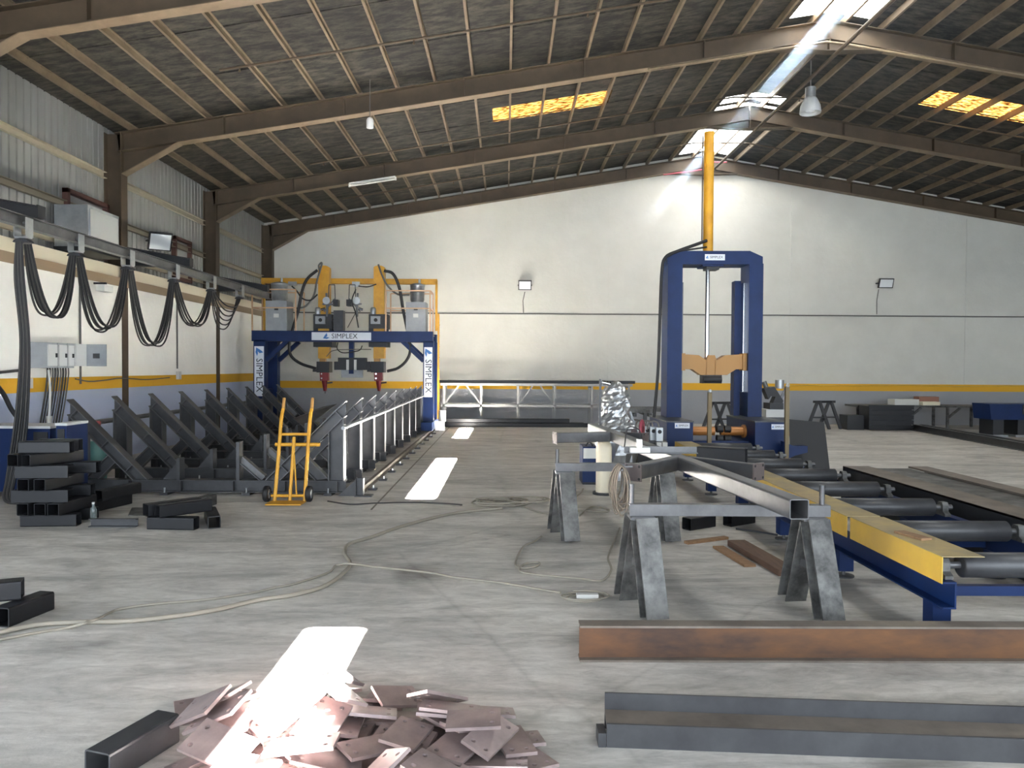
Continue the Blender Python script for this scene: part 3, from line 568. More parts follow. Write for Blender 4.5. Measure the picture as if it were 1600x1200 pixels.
# floor rail
XG = -1.83; t = thing('floor_rail', (XG, 12, 0), 'worn steel rail set in the floor along the jig row', 'rail')
MB().prof([(-0.045, 0), (0.045, 0), (0.045, 0.012), (0.01, 0.02), (0.01, 0.05), (0.024, 0.055), (0.024, 0.075), (-0.024, 0.075), (-0.024, 0.055), (-0.01, 0.05), (-0.01, 0.02), (-0.045, 0.012)], (XG, 9.75, 0), (XG, 20.6, 0)).build('rail_bar', 'rust_lt', t)
for k in range(13):
    y = 10.0 + 0.85*k; cpo = MB().box((XG+0.05, y-0.05, 0), (XG+0.16, y+0.05, 0.025)).build('clip', 'steel_dark', t); MB().cyl((XG+0.11, y, 0.025), (XG+0.11, y, 0.06), 0.012, n=8).build('bolt', 'galv', cpo)
# slab joint along the rail trench
tag(MB().box((XG+0.32, 8.6, 0.0), (XG+0.34, 21.8, 0.004)).build('trim_1', 'rust_lt'), 'pale edge of the patched trench beside the floor rail', None, None, 'structure')
# ================================================================== gantry welding machine
YG = 18.5; YG2 = 19.5
g = thing('welding_gantry', (AY(535, 600, YG).x, YG, 0), 'blue gantry welding machine with yellow columns over the jig row', 'gantry')
def gp(name, m, x0, y0, x1, y1, ya=YG, yb=None, par=None): return MB().pbox(x0, y0, x1, y1, ya, yb if yb else ya+0.2).build(name, m, par or g)
gp('front_beam', 'blue', 393, 518, 676, 533, YG, YG+0.25)
a = AY(393, 518, YG); b_ = AY(676, 533, YG)
MB().box((a.x, YG2, b_.z), (b_.x, YG2+0.25, a.z)).build('rear_beam', 'blue', g)
MB().box((a.x+0.05, YG+0.25, a.z-0.06), (b_.x-0.05, YG2, a.z-0.02)).build('platform_deck', 'steel_dark', g)
for i in range(3): MB().box((a.x + 0.4 + 1.4*i, YG+0.25, b_.z), (a.x+0.5+1.4*i, YG2, a.z-0.07)).build('deck_joist', 'blue', g)
zt = a.z
for x0, x1, X_ in ((396, 414, None), (661, 677, None)):
    l = AY(x0, 600, YG).x; r_ = AY(x1, 600, YG).x
    for yy in (YG, YG2): MB().box((l, yy, 0.28), (r_, yy+0.24, b_.z)).build('leg', 'blue', g)
    car = MB().box((l-0.01, YG-0.35, 0.1), (r_+0.01, YG2+0.6, 0.30)).build('end_carriage', 'blue', g)
    for yy in (YG-0.2, YG2+0.45): MB().cyl((l+0.06, yy, 0.1 if x0 < 500 else 0.137), (r_-0.06, yy, 0.1 if x0 < 500 else 0.137), 0.099 if x0 < 500 else 0.06, n=18).build('wheel', 'steel_dark', car)
    MB().box(((l+r_)/2-0.04, YG+0.24, 0.95), ((l+r_)/2+0.04, YG2, 1.05)).build('cross_tie', 'blue', g)
    cx = (l+r_)/2; zb = AY(400, 580, YG).z
    sign(g, (cx, YG-0.001, zb), (0, 0, -1), (1, 0, 0), AY(400, 541, YG).z - AY(400, 619, YG).z, r_-l-0.05, 0.22, 0.46)
    s_ = 1 if x0 < 500 else -1
    for yy in (YG+0.12, YG2+0.12): MB().bar((r_ if s_ > 0 else l, yy, b_.z-0.48), ((r_ if s_ > 0 else l) + s_*0.52, yy, b_.z), 0.1, 0.1).build('knee_brace', 'blue', g)
cs = AY(533.5, 525.5, YG); sign(g, (cs.x, YG-0.001, cs.z), (1, 0, 0), (0, 0, 1), AY(580, 525, YG).x - AY(487, 525, YG).x, 0.19, 0.17, 0.28)
def tub(pts, r, m, name, par=None, n=6): return MB().tube(pts, r, 8).build(name, m, par or g)
def hose(pp, r, m='black', Y=YG+0.1, name='hose'): return MB().tube(crom([AY(x, y, Y) for x, y in pp]), r, 8).build(name, m, g)
# flux hoppers
for (bx, cx, lab) in (((415, 470, 448, 517), (424, 441, 449, 470), 0), ((634, 472, 665, 518), (641, 443, 663, 473), 1)):
    hb = gp('flux_tank', 'grey', *bx, YG+0.05, YG+0.6); c0 = AY(cx[0], cx[3], YG+0.3); c1 = AY(cx[2], cx[1], YG+0.3); r_ = (c1.x-c0.x)/2; xc = (c0.x+c1.x)/2
    hz_ = AY(bx[0], bx[1], YG+0.05).z
    dm = MB().lathe((xc, YG+0.32, hz_), [(r_*0.9, 0), (r_*0.9, 0.05), (r_, 0.06), (r_, c1.z-hz_-0.08), (r_*1.05, c1.z-hz_-0.07), (r_*1.05, c1.z-hz_-0.03), (r_*0.5, c1.z-hz_), (0, c1.z-hz_)], 20).build('flux_drum', 'galv', g)
    MB().cyl((xc+0.05, YG+0.32, c1.z-0.02), (xc+0.05, YG+0.32, c1.z+0.1), 0.03, n=10).build('drum_pipe', 'galv', dm)
    mx = (bx[0]+bx[2])/2; MB().pbox(mx-4, 490, mx+4, 496, YG+0.04, YG+0.05).build('data_plate', 'white', hb)
    MB().pbox(mx-3, 482, mx+3, 484.5, YG+0.03, YG+0.05).build('handle', 'blackp', hb)
# yellow cable carrier beam and posts
YT = YG2+0.2
gp('carrier_beam', 'yellow', 408, 436, 683, 442.5, YT, YT+0.12)
gp('carrier_post', 'yellow', 409, 442, 413, 517, YT, YT+0.1); gp('carrier_post', 'yellow', 680, 438, 683.5, 517, YT, YT+0.1)
lp = gp('ladder_stile', 'yellow', 683, 490, 686.5, 655, YG+0.3, YG+0.36); gp('ladder_stile', 'yellow', 683, 490, 686.5, 655, YG+0.7, YG+0.76)
x0, x1 = AY(683, 600, YG+0.3).x, AY(686.5, 600, YG+0.3).x
for k in range(9): MB().cyl((x0+0.02, YG+0.35, 0.5+0.27*k), (x0+0.02, YG+0.71, 0.5+0.27*k), 0.012, n=8).build('ladder_rung', 'yellow', g)
# tan guard rails
for xa, xb, ya, ym in ((394, 462, 452, 481), (603, 672, 454, 482)):
    for Y in (YG+0.03, YG+0.8):
        A = AY(xa, ya, YG+0.03); B_ = AY(xb, ym, YG+0.03)
        for x in (A.x, B_.x): MB().bar((x, Y, zt), (x, Y, A.z), 0.03, 0.03, (0, 1, 0)).build('guard_post', 'tan', g)
        for z in (A.z, B_.z): MB().bar((A.x, Y, z), (B_.x, Y, z), 0.03, 0.03).build('guard_rail', 'tan', g)
    xs = A.x if xa < 500 else B_.x
    for z in (A.z, B_.z): MB().bar((xs, YG+0.03, z), (xs, YG+0.8, z), 0.03, 0.03).build('guard_rail', 'tan', g)
# two welding columns
YC = YG+0.45
for cx, lx in ((505.5, 503.5), (592, 588.5)):
    MB().pbox(cx-8.5, 418, cx+8.5, 560, YC, YC+0.24).build('lift_column', 'yellow', g)
    top = AY(cx, 418, YC); MB().prof([(0.13*math.cos(a_*math.pi/8), 0.05*math.sin(a_*math.pi/8)) for a_ in range(9)], (top.x, YC, top.z), (top.x, YC+0.24, top.z)).build('column_cap', 'yellow', g)
    ca_ = gp('carriage', 'blackp', cx-16, 491, cx+13, 513, YC-0.12, YC+0.4); gp('carriage_skirt', 'blackp', cx-16, 531, cx+13, 542, YC-0.12, YC+0.4); MB().pbox(cx-16, 513, cx+13, 531, YC+0.05, YC+0.3).build('slide_block', 'blackp', g)
    mo = gp('gear_motor', 'grey', cx-13, 494, cx+2, 506, YC-0.2, YC-0.12); c = AY(cx-5, 500, YC-0.2); MB().cyl(c, c - Vector((0, 0.01, 0)), 0.045, n=16).build('bore', 'black', mo)
    c = AY(cx-9, 493, YC-0.05); MB().lathe(c, [(0, 0), (0.06, 0), (0.07, 0.02), (0.07, 0.16), (0.05, 0.2), (0, 0.2)], 14).build('motor_can', 'galv', g)
    MB().pbox(lx-4.5, 556, lx+4.5, 575, YC+0.03, YC+0.18).build('ram', 'ochre', g)
    hd = gp('head_block', 'blackp', lx-9, 565, lx+11, 582, YC-0.05, YC+0.3); gp('head_arm', 'blackp', lx-15, 577, lx-8, 581, YC, YC+0.1)
    a_ = AY(lx+2, 581, YC); b2 = AY(lx+3, 613, YC)
    hh = MB().prof([(-0.10, -0.08), (0.10, -0.08), (0.10, 0.08), (-0.10, 0.08)], a_ + Vector((0, 0.1, 0.02)), a_ + Vector((0.005, 0.1, -0.22)), (0, 1, 0)).build('welding_head', 'red', g)
    MB().cyl(a_ + Vector((0.0, 0.1, -0.2)), b2 + Vector((0, 0.1, 0.03)), 0.075, 0.04, 12).build('torch', 'red', hh); MB().cyl(b2 + Vector((0, 0.1, 0.05)), b2 + Vector((0, 0.1, -0.03)), 0.02, 0.012, 10).build('nozzle', 'chrome', hh)
    for dz in (-0.05, -0.16): MB().cyl(a_ + Vector((-0.05, 0.0, dz)), a_ + Vector((-0.05, 0.02, dz)), 0.02, n=8).build('knob', 'chrome', hh)
    MB().bar(a_ + Vector((0.05, 0.1, -0.28)), a_ + Vector((0.2, 0.1, -0.26)), 0.03, 0.04).build('side_arm', 'blackp', hh)
gp('control_post', 'steel_dark', 521, 485, 536, 516, YG+0.3, YG+0.55)
gp('hanging_post', 'blue', 545, 533, 552, 584, YG+0.4, YG+0.55); gp('control_case', 'blackp', 528, 559, 571, 578, YG+0.35, YG+0.6); gp('case_wing', 'blackp', 522, 565, 528, 578, YG+0.37, YG+0.5); gp('case_wing', 'blackp', 571, 565, 578, 578, YG+0.37, YG+0.5); gp('case_window', 'white', 541, 562, 545, 578, YG+0.34, YG+0.35); gp('case_window', 'white', 553, 562, 557, 578, YG+0.34, YG+0.35)
gp('screen_panel', 'grey', 533, 578, 567, 590, YG+0.45, YG+0.5)
hose([(496, 422), (480, 436), (472, 455), (466, 485), (458, 513), (452, 540), (455, 556), (470, 568), (494, 576)], 0.035)
hose([(600, 423), (614, 428), (624, 450), (630, 485), (636, 515), (641, 545), (636, 562), (622, 575), (605, 580)], 0.035)
hose([(500, 425), (498, 415), (503, 412), (495, 440), (490, 462), (478, 478), (462, 482)], 0.022, 'conduit', YG+0.15)
hose([(591, 413), (597, 430), (606, 447), (622, 460), (640, 461)], 0.022, 'conduit', YG+0.3)
hose([(456, 447), (464, 455), (472, 466), (485, 469), (496, 460)], 0.018); hose([(560, 447), (575, 448), (588, 444)], 0.015); hose([(556, 452), (550, 470), (556, 490), (560, 512)], 0.015)
hose([(528, 535), (527, 545), (535, 551), (550, 550), (562, 547), (566, 540)], 0.012); hose([(510, 557), (520, 548), (545, 546), (580, 546)], 0.01, 'conduit')
gp('cable_clamp', 'galv', 450, 440, 463, 446, YT-0.05, YT); gp('cable_clamp', 'galv', 550, 440, 562, 448, YT-0.05, YT)
# wire feeders with reel frames between the columns
for sx, dx in ((1, 520), (-1, 549)):
    def q_(x, y, Y=YG+0.35): return AY(dx + sx*x, y, Y)
    for Yo in (YG+0.35, YG+0.5):
        MB().bar(q_(-6, 445, Yo), q_(3, 445, Yo), 0.02, 0.02).build('feeder_frame', 'steel_dark', g); MB().bar(q_(3, 445, Yo), q_(4, 470, Yo), 0.02, 0.02, (0, 1, 0)).build('feeder_frame', 'steel_dark', g); MB().bar(q_(-6, 445, Yo), q_(-8, 492, Yo), 0.02, 0.02, (0, 1, 0)).build('feeder_frame', 'steel_dark', g)
    MB().pbox(dx + min(sx*0, sx*8), 468, dx + max(sx*0, sx*8), 478, YG+0.33, YG+0.55).build('feeder_box', 'blackp', g)
    MB().bar(q_(-14, 487), q_(4, 466), 0.03, 0.03).build('slide_arm', 'steel', g); MB().bar(q_(-16, 475), q_(2, 476), 0.04, 0.04).build('slide_arm', 'steel', g); MB().bar(q_(-10, 458), q_(-9, 495), 0.04, 0.05, (0, 1, 0)).build('slide_post', 'steel', g)
    c = q_(-9, 470); MB().cyl(c - Vector((0, 0.08, 0)), c - Vector((0, 0.05, 0)), 0.09, n=16).build('hand_wheel', 'galv', g); MB().cyl(q_(-12, 482), q_(-18, 484), 0.03, n=10).build('adjuster', 'chrome', g); MB().bar(q_(-6, 490), q_(6, 512), 0.015, 0.015).build('stay_rod', 'blackp', g)
gm = AY(691, 658, YG+0.1); t_ = MB().cyl(gm + Vector((0, 0, 0.0)), gm + Vector((0, 0, 0.26)), 0.09, n=14).build('travel_motor', 'lgrey', g); MB().box((gm.x-0.16, YG-0.02, gm.z-0.22), (gm.x+0.05, YG+0.2, gm.z)).build('gearbox', 'lgrey', t_)
# ================================================================== hand truck
p = F(450, 785); Yh = p.y; t = thing('hand_truck', p, 'yellow two-wheeled hand truck standing before the jig row', 'hand truck')
def H(x, y, dy=0.0): return AY(x, y, Yh) + Vector((0, dy, 0))
for x in (430, 476):
    top = H(x+1, 641, 0.30); MB().tube(crom([H(x-1 if x < 450 else x, 783), H(x, 720, 0.12), H(x, 660, 0.24), top]), 0.021, 10).build('side_rail', 'yellow', t)
    MB().cyl(top, top + Vector((0, 0.04, 0.13)), 0.019, n=10).build('grip', 'ochre', t)
MB().tube([H(453, 782), H(453, 685, 0.18)], 0.02, 8).build('centre_rail', 'yellow', t); MB().tube([H(453, 700, 0.16), H(464, 772, -0.02)], 0.01, 6).build('stay', 'yellow', t)
for x0, x1, y, r_ in ((432, 475, 681, 0.018), (423, 494, 697, 0.022), (423, 478, 775, 0.018)): MB().tube([H(x0, y, 0.30*(785-y)/145), H(x1, y, 0.30*(785-y)/145)], r_, 8).build('cross_bar', 'yellow', t)
MB().box(H(424, 784) + Vector((0, -0.24, 0.0)), H(478, 784) + Vector((0, 0.02, 0.012))).build('toe_plate', 'yellow', t)
for x in (417, 483):
    c = AY(x, 773, Yh+0.04); c.z = 0.095
    wh = MB().lathe(c - Vector((0.03, 0, 0)), [(0.055, 0), (0.085, 0.0), (0.095, 0.012), (0.095, 0.048), (0.085, 0.06), (0.055, 0.06)], 24, (1, 0, 0)).build('tyre', 'black', t)
    MB().lathe(c - Vector((0.028, 0, 0)), [(0, 0.0), (0.055, 0.0), (0.057, 0.028), (0.055, 0.056), (0, 0.056)], 20, (1, 0, 0)).build('hub', 'galv', wh)
MB().cyl((AY(417, 773, Yh).x, Yh+0.04, 0.095), (AY(483, 773, Yh).x, Yh+0.04, 0.095), 0.012, n=8).build('axle', 'steel_dark', t)
# ================================================================== cut tubes
TS = 0.12
def tubeobj(p0, p1, label, group, s=TS, m='tube', kind='sq', name='steel_tube'):
    b = MB()
    if kind == 'sq': b.sqtube(p0, p1, s, s, 0.007)
    else: b.cbar(p0, p1, s, s, 0.008, (0, 0, 1), -1)
    return tag(b.build(name, m), label, 'tube', group)
bx = F(70, 826); Ys = bx.y
def sx(px): return AY(px, 800, Ys).x
GS = 'cut tubes stacked beside the power source'
def along_x(lv, x0, x1, lab, kind='sq', dy=0.12): z = TS*lv + TS/2 + 0.001*lv; tubeobj((sx(x0), Ys + dy, z), (sx(x1), Ys + dy + 0.05, z), lab, GS, TS, 'tube', kind, 'steel_tube' if kind == 'sq' else 'steel_channel')
def along_y(lv, xc, lab, ln=0.6, skew=0.05):
    z = TS*lv + TS/2 + 0.001*lv; x = sx(xc); tubeobj((x, Ys + 0.02, z), (x + skew, Ys + 0.02 + ln, z), lab, GS)
along_x(0, 24, 108, 'black steel tube lying crosswise at the very bottom of the stack', 'sq')
along_y(1, 33, 'black end-on tube of the lowest row of three, nearest the side wall'); along_y(1, 60, 'black end-on tube in the middle of the lowest row of three'); along_y(1, 81, 'black end-on tube of the lowest row of three, nearest the water bottle')
along_x(2, 10, 95, 'black steel channel lying crosswise above the three end-on tubes', 'c'); along_y(3, 34, 'black tube of the mid-height pair in the stack, nearest the side wall'); along_y(3, 60, 'black tube of the mid-height pair in the stack, nearest the jig')
along_x(4, 16, 95, 'black steel channel lying crosswise below the upper pair of tubes', 'c'); along_y(5, 18, 'black tube of the pair under the top tube, nearest the side wall', 0.55, 0.1); along_y(5, 39, 'black tube of the pair under the top tube, nearest the jig', 0.55, 0.22)
along_x(6, 22, 98, 'black steel tube lying crosswise on top of the stack', 'sq')
along_x(0, 20, 108, 'black steel tube at floor level behind the bottom tube of the stack', 'sq', 0.45); along_x(2, 14, 100, 'black steel tube at the back of the stack, level with the lower channel', 'sq', 0.48); along_x(4, 18, 112, 'black steel tube at the back of the stack, level with the upper channel', 'sq', 0.45); along_x(6, 30, 92, 'short black tube behind the topmost tube of the stack', 'sq', 0.34)
# small groups
a = F(140, 802); tubeobj(a + Vector((-0.05, 0, 0.06)), a + Vector((0.12, 0.6, 0.06)), 'short black tube on the floor under another near the small bottle', 'loose cut tubes'); tubeobj(a + Vector((0.06, 0.05, 0.181)), a + Vector((0.2, 0.65, 0.181)), 'short black tube resting on another near the small bottle', 'loose cut tubes')
a = F(240, 829); b_ = F(303, 829)
tubeobj(a + Vector((-0.08, 0.10, 0.06)), b_ + Vector((0.0, 0.06, 0.06)), 'black tube lying crosswise under two others before the jig', 'loose cut tubes'); tubeobj(b_ + Vector((0.16, 0.10, 0.06)), b_ + Vector((-0.08, 0.62, 0.06)), 'black tube on the floor with its open end beside the crosswise tube', 'loose cut tubes')
tubeobj(a + Vector((0.02, 0.03, 0.182)), a + Vector((0.38, 0.42, 0.182)), 'black tube resting askew on the crosswise tube, open end forward', 'loose cut tubes'); tubeobj(a + Vector((-0.12, 0.09, 0.182)), a + Vector((0.24, 0.50, 0.182)), 'black tube lying parallel behind the askew tube on top', 'loose cut tubes')
a = F(310, 798); tubeobj(a + Vector((-0.08, 0, 0.06)), a + Vector((0.0, 0.4, 0.06)), 'pale grey short tube behind the askew black tubes', 'loose cut tubes', TS, 'leg_steel')
a = F(14, 980); tubeobj(a + Vector((-0.05, 0, 0.06)), a + Vector((0.02, 0.35, 0.06)), 'black tube end on the floor beside the grey floor cables', 'loose cut tubes')
tubeobj(a + Vector((-0.28, 0.10, 0.181)), a + Vector((-0.04, 0.2, 0.181)), 'black tube piece lying on the tube beside the grey floor cables', 'loose cut tubes')
a = F(152, 1226); b_ = F(262, 1158); heap_tube = tubeobj(a + Vector((0.0, 0.0, 0.065)), b_ + Vector((0.0, 0.0, 0.065)), 'dark square tube lying beside the heap of plates', 'loose cut tubes', 0.125, 'steel_dark').name
p = F(146, 815); t = thing('water_bottle', p, 'small clear plastic bottle standing by the low rail', 'bottle')
MB().lathe(p, [(0, 0), (0.03, 0), (0.032, 0.01), (0.032, 0.12), (0.028, 0.14), (0.012, 0.165), (0.012, 0.18)], 14).build('body', 'bottle', t); MB().cyl(p + Vector((0,0,0.18)), p + Vector((0,0,0.2)), 0.014, n=12).build('cap', 'white', t)
a = F(140, 823); b_ = F(214, 823); tag(MB().cbar(a + Vector((0, 0, 0.04)), b_ + Vector((0, 0, 0.04)), 0.06, 0.08, 0.008).build('channel_bar', 'steel_dark'), 'low dark channel bar on the floor behind the small bottle', 'channel')
a = F(150, 797); tag(MB().poly([F(200, 806), F(226, 806), F(228, 794), F(206, 794)], (0, 0, 0.008)).build('floor_plate', 'leg_steel'), 'thin flat plate lying on the floor behind the bottle', 'plate')
# loose sheet lying in the jig
tag(MB().poly([AY(458, 655, 13.6), AY(478, 668, 13.4), AY(526, 632, 14.6), AY(505, 636, 14.8)], (0, 0, 0.012)).build('steel_sheet', 'steel'), 'tilted grey steel sheet lying across the jig arms', 'plate')
# ================================================================== plates heap
import numpy as np
def plate_mesh(L, W_, T, holes):
    bm = bmesh.new(); edges = []
    def loop(pts):
        vs = [bm.verts.new((x, y, 0)) for x, y in pts]
        for i in range(len(vs)): edges.append(bm.edges.new((vs[i], vs[(i+1) % len(vs)])))
    loop([(-L/2, -W_/2), (L/2, -W_/2), (L/2, W_/2), (-L/2, W_/2)])
    for hx, hy in holes: loop([(hx + 0.0105*math.cos(k*math.pi/5), hy + 0.0105*math.sin(k*math.pi/5)) for k in range(10)])
    r_ = bmesh.ops.triangle_fill(bm, use_beauty=True, use_dissolve=False, edges=edges)
    fs = [f for f in bm.faces]; ex = bmesh.ops.extrude_face_region(bm, geom=fs)
    bmesh.ops.translate(bm, verts=[v for v in ex['geom'] if isinstance(v, bmesh.types.BMVert)], vec=(0, 0, T))
    bmesh.ops.recalc_face_normals(bm, faces=bm.faces); me = bpy.data.meshes.new('plate'); bm.to_mesh(me); bm.free(); me.materials.append(M['plate']); return me
PM = []
for L, W_, hs in ((0.26, 0.16, 4), (0.25, 0.13, 4), (0.22, 0.15, 2)):
    hx = L/2 - 0.035; hy = W_/2 - 0.035; H_ = [(hx, hy), (hx, -hy)] + ([(-hx, hy), (-hx, -hy)] if hs == 4 else [])
    PM.append((plate_mesh(L, W_, 0.014, H_), L, W_))
hx0, hy0, N = -1.9, 2.2, 130; hf = np.zeros((N, N)); CS = 0.02
cx_, cy_ = -0.88, 3.05
rng = random.Random(11); order = []
for k in range(112):
    a = rng.uniform(0, 2*math.pi); r_ = rng.random()**0.52; order.append((r_, a))
from mathutils.bvhtree import BVHTree
BOXF = [(0,3,2,1),(4,5,6,7),(0,1,5,4),(1,2,6,5),(2,3,7,6),(3,0,4,7)]
tb = bpy.data.objects[heap_tube]; tb_v = [v.co + tb.location for v in tb.data.vertices]
tx = [(min(v.x for v in tb_v), min(v.y for v in tb_v), 0.0), (max(v.x for v in tb_v), max(v.y for v in tb_v), 0.14)]
placed = [(BVHTree.FromPolygons([tuple(v) for v in tb_v], [tuple(p.vertices) for p in tb.data.polygons]), tx[0][0], tx[0][1], tx[1][0], tx[1][1])]
def heap_pose(me_i, x, y, yaw):
    me, L, W_ = PM[me_i]; cy, sy = math.cos(yaw), math.sin(yaw)
    gu, gv = np.meshgrid(np.linspace(-L/2, L/2, 17), np.linspace(-W_/2, W_/2, 11)); gx = x + gu*cy - gv*sy; gy = y + gu*sy + gv*cy
    ix = np.clip(((gx-hx0)/CS).astype(int), 0, N-1); iy = np.clip(((gy-hy0)/CS).astype(int), 0, N-1); hh = hf[ix, iy]
    A = np.c_[gu.ravel(), gv.ravel(), np.ones(gu.size)]; b_ = hh.ravel(); co_, *_ = np.linalg.lstsq(A, b_, rcond=None)
    sa, sb = [float(np.clip(q, -0.5, 0.5)) for q in co_[:2]]
    n_ = Vector((-sa, -sb, 1)).normalized(); ex = Vector((1, 0, sa)).normalized(); ey = n_.cross(ex)
    Rm = Matrix.Rotation(yaw, 3, 'Z') @ Matrix((ex, ey, n_)).transposed()
    loc = [Rm @ Vector((u*L/2, v*W_/2, t)) for t in (-0.0008, 0.0148) for u, v in ((-1.004,-1.006),(1.004,-1.006),(1.004,1.006),(-1.004,1.006))]
    bx0, bx1 = x + min(v.x for v in loc), x + max(v.x for v in loc); by0, by1 = y + min(v.y for v in loc), y + max(v.y for v in loc)
    near = [q[0] for q in placed if q[1] <= bx1 and q[3] >= bx0 and q[2] <= by1 and q[4] >= by0]
    zmin = -min(v.z for v in loc) + 0.0005
    def hit(z):
        t_ = BVHTree.FromPolygons([(x + v.x, y + v.y, z + v.z) for v in loc], BOXF); return any(t_.overlap(q) for q in near)
    z = max(zmin, float(np.max(b_ - A[:, 0]*sa - A[:, 1]*sb)) + 0.02)
    while hit(z): z += 0.008
    while z - 0.004 > zmin and not hit(z - 0.004): z -= 0.004
    if z - 0.004 <= zmin and not hit(zmin): z = zmin
    return z, sa, sb, Rm, loc, (bx0, by0, bx1, by1), (ix, iy, A, hh.shape)
for k, (r_, a) in enumerate(order):
    best = None
    for c_ in range(9):
        mi = rng.choice((0, 0, 1, 2)); x = cx_ + r_*0.90*math.cos(a) + rng.uniform(-0.09, 0.09); y = cy_ + r_*0.58*math.sin(a) + rng.uniform(-0.07, 0.07)
        if x < -1.15 and 2.75 < y < 3.5: x += 0.5
        yaw = rng.uniform(0, math.pi); q = heap_pose(mi, x, y, yaw)
        if best is None or q[0] < best[1][0]: best = (mi, q, x, y)
    mi, (z, sa, sb, Rm, loc, bb_, (ix, iy, A, shp)), x, y = best
    placed.append((BVHTree.FromPolygons([(x + v.x, y + v.y, z + v.z) for v in loc], BOXF), *bb_))
    hf[ix, iy] = np.maximum(hf[ix, iy], (z + A[:, 0]*sa + A[:, 1]*sb).reshape(shp) + 0.015)
    o = bpy.data.objects.new('drilled_plate', PM[mi][0]); C.objects.link(o); o.matrix_world = Matrix.Translation((x, y, z)) @ Rm.to_4x4()
    tag(o, 'flat drilled steel plate lying in the heap beside the dark channel', 'plate', 'drilled plates in the heap')
# ================================================================== beams on the floor, right
a = F(906, 1035); z_ = 0.2; t = thing('rusty_channel', (2.5, a.y, 0), 'long rust-brown steel beam lying on the floor before the trestles', 'beam')
P0, P1 = Vector((a.x, a.y+0.05, 0)), Vector((5.2, a.y+0.05, 0))
MB().box((P0.x, P0.y-0.006, 0.012), (P1.x, P0.y+0.002, z_-0.012)).build('web', 'rust', t)
for z in (0.0, z_-0.012): MB().box((P0.x, P0.y-0.05, z), (P1.x, P0.y+0.05, z+0.012)).build('flange', 'rust_lt', t)
a = F(948, 1168); b_ = F(1600, 1193); dd = (b_-a).normalized(); e = a + dd*3.4
t = thing('dark_beam', a, 'long dark steel channel lying on the floor nearest the heap of plates', 'beam'); nY = Vector((-dd.y, dd.x, 0))
MB().poly([a, a + Vector((0, 0, 0.10)), a + Vector((0, 0, 0.10)) + nY*0.012, a + nY*0.012], dd*3.4).build('front_flange', 'steel_dark', t)
MB().poly([a + nY*0.012 + Vector((0,0,0.075)), a + nY*0.17 + Vector((0,0,0.075)), a + nY*0.17 + Vector((0,0,0.087)), a + nY*0.012 + Vector((0,0,0.087))], dd*3.4).build('web', 'rust_lt', t)
MB().poly([a + nY*0.17, a + nY*0.182, a + nY*0.182 + Vector((0,0,0.16)), a + nY*0.17 + Vector((0,0,0.16))], dd*3.4).build('rear_flange', 'steel_dark', t)
tag(MB().box(a + Vector((-0.035, 0.0, 0)), a + Vector((-0.002, 0.09, 0.06))).build('packing_block', 'steel_dark'), 'small dark steel block at the end of the dark channel', 'block')
# wide girder beyond the rollers
t = thing('wide_girder', (4.45, 6.5, 0), 'wide brown steel girder lying flat beyond the roller conveyor', 'girder'); GX0, GX1 = 3.96, 4.95
GY0, GY1 = 4.45, 8.95
MB().box((GX0, GY0, 0), (GX0+0.03, GY1, 0.47)).build('flange', 'blackp', t); MB().box((GX1-0.03, GY0, 0), (GX1, GY1, 0.47)).build('flange', 'rust_lt', t)
MB().box((GX0, GY0, 0.455), (GX0+0.3, GY1, 0.475)).build('edge_strip', 'rust_lt', t); MB().box((GX1-0.22, GY0, 0.455), (GX1, GY1, 0.475)).build('edge_strip', 'rust_lt', t); MB().box((GX0+0.3, GY0, 0.435), (GX1-0.22, GY1, 0.45)).build('web', 'leg_steel', t)
# ================================================================== trestles with the fabricated column
def hleg(mb, top, foot, xa, w_=0.15, d=0.12):
    dirv = (Vector(foot) - Vector(top)).normalized(); return mb.ibar(top, foot, w_, d, 0.012, 0.01, dirv.cross(Vector(xa)))
def aframe(par, c, ang, h, spread):
    xa = Vector((math.cos(ang), math.sin(ang), 0)); ya = Vector((-math.sin(ang), math.cos(ang), 0))
    for s_ in (-1, 1): hleg(MB(), c + ya*s_*0.05 + Vector((0, 0, h-0.02)), c + ya*s_*spread, xa).build('leg', 'leg_steel', par)
    zz = 0.30; yy = spread + (0.05 - spread)*zz/h; MB().bar(c - ya*yy + Vector((0, 0, zz)), c + ya*yy + Vector((0, 0, zz)), 0.05, 0.05).build('spreader', 'steel', par); MB().box(c + Vector((-0.08, -0.09, h-0.02)), c + Vector((0.08, 0.09, h))).build('cap_plate', 'steel', par)
HT = 0.70
c1, c2 = F(1003, 985), F(1266, 985)
for (A, B_, lab) in ((F(1000, 950), F(1265, 952), 'steel trestle on splayed legs beside the rust-brown beam'), (F(880, 838), F(1035, 838), 'steel trestle on splayed legs beside the small blue welding set')):
    A.z = B_.z = 0; t = thing('steel_trestle', (A + B_)/2, lab, 'trestle', 'steel trestles')
    aframe(t, A, 0.22, HT-0.075, 0.24); aframe(t, B_, 0.14, HT-0.075, 0.24)
    MB().lbar(A + Vector((-0.08, -0.03, HT)), B_ + Vector((0.12, -0.03, HT)), 0.075, 0.008, (0, 0, -1)).build('cross_bar', 'steel', t)
    MB().cyl(A + Vector((-0.06, 0.02, HT)), A + Vector((-0.06, 0.02, HT+0.13)), 0.018, n=10).build('stop_pin', 'steel', t); (MB().cyl(B_ + Vector((0.08, 0.02, HT)), B_ + Vector((0.08, 0.02, HT+0.13)), 0.018, n=10).build('stop_pin', 'steel', t) if A.y < 6 else None)
    if A.y < 6: nearA, nearB = A, B_
    else: farA, farB = A, B_
zc_ = HT + 0.01 + 0.06
q0 = AY(1249, 796, nearB.y - 0.2); q0 = F(1249, 796, zc_); q1 = F(925, 668, zc_)
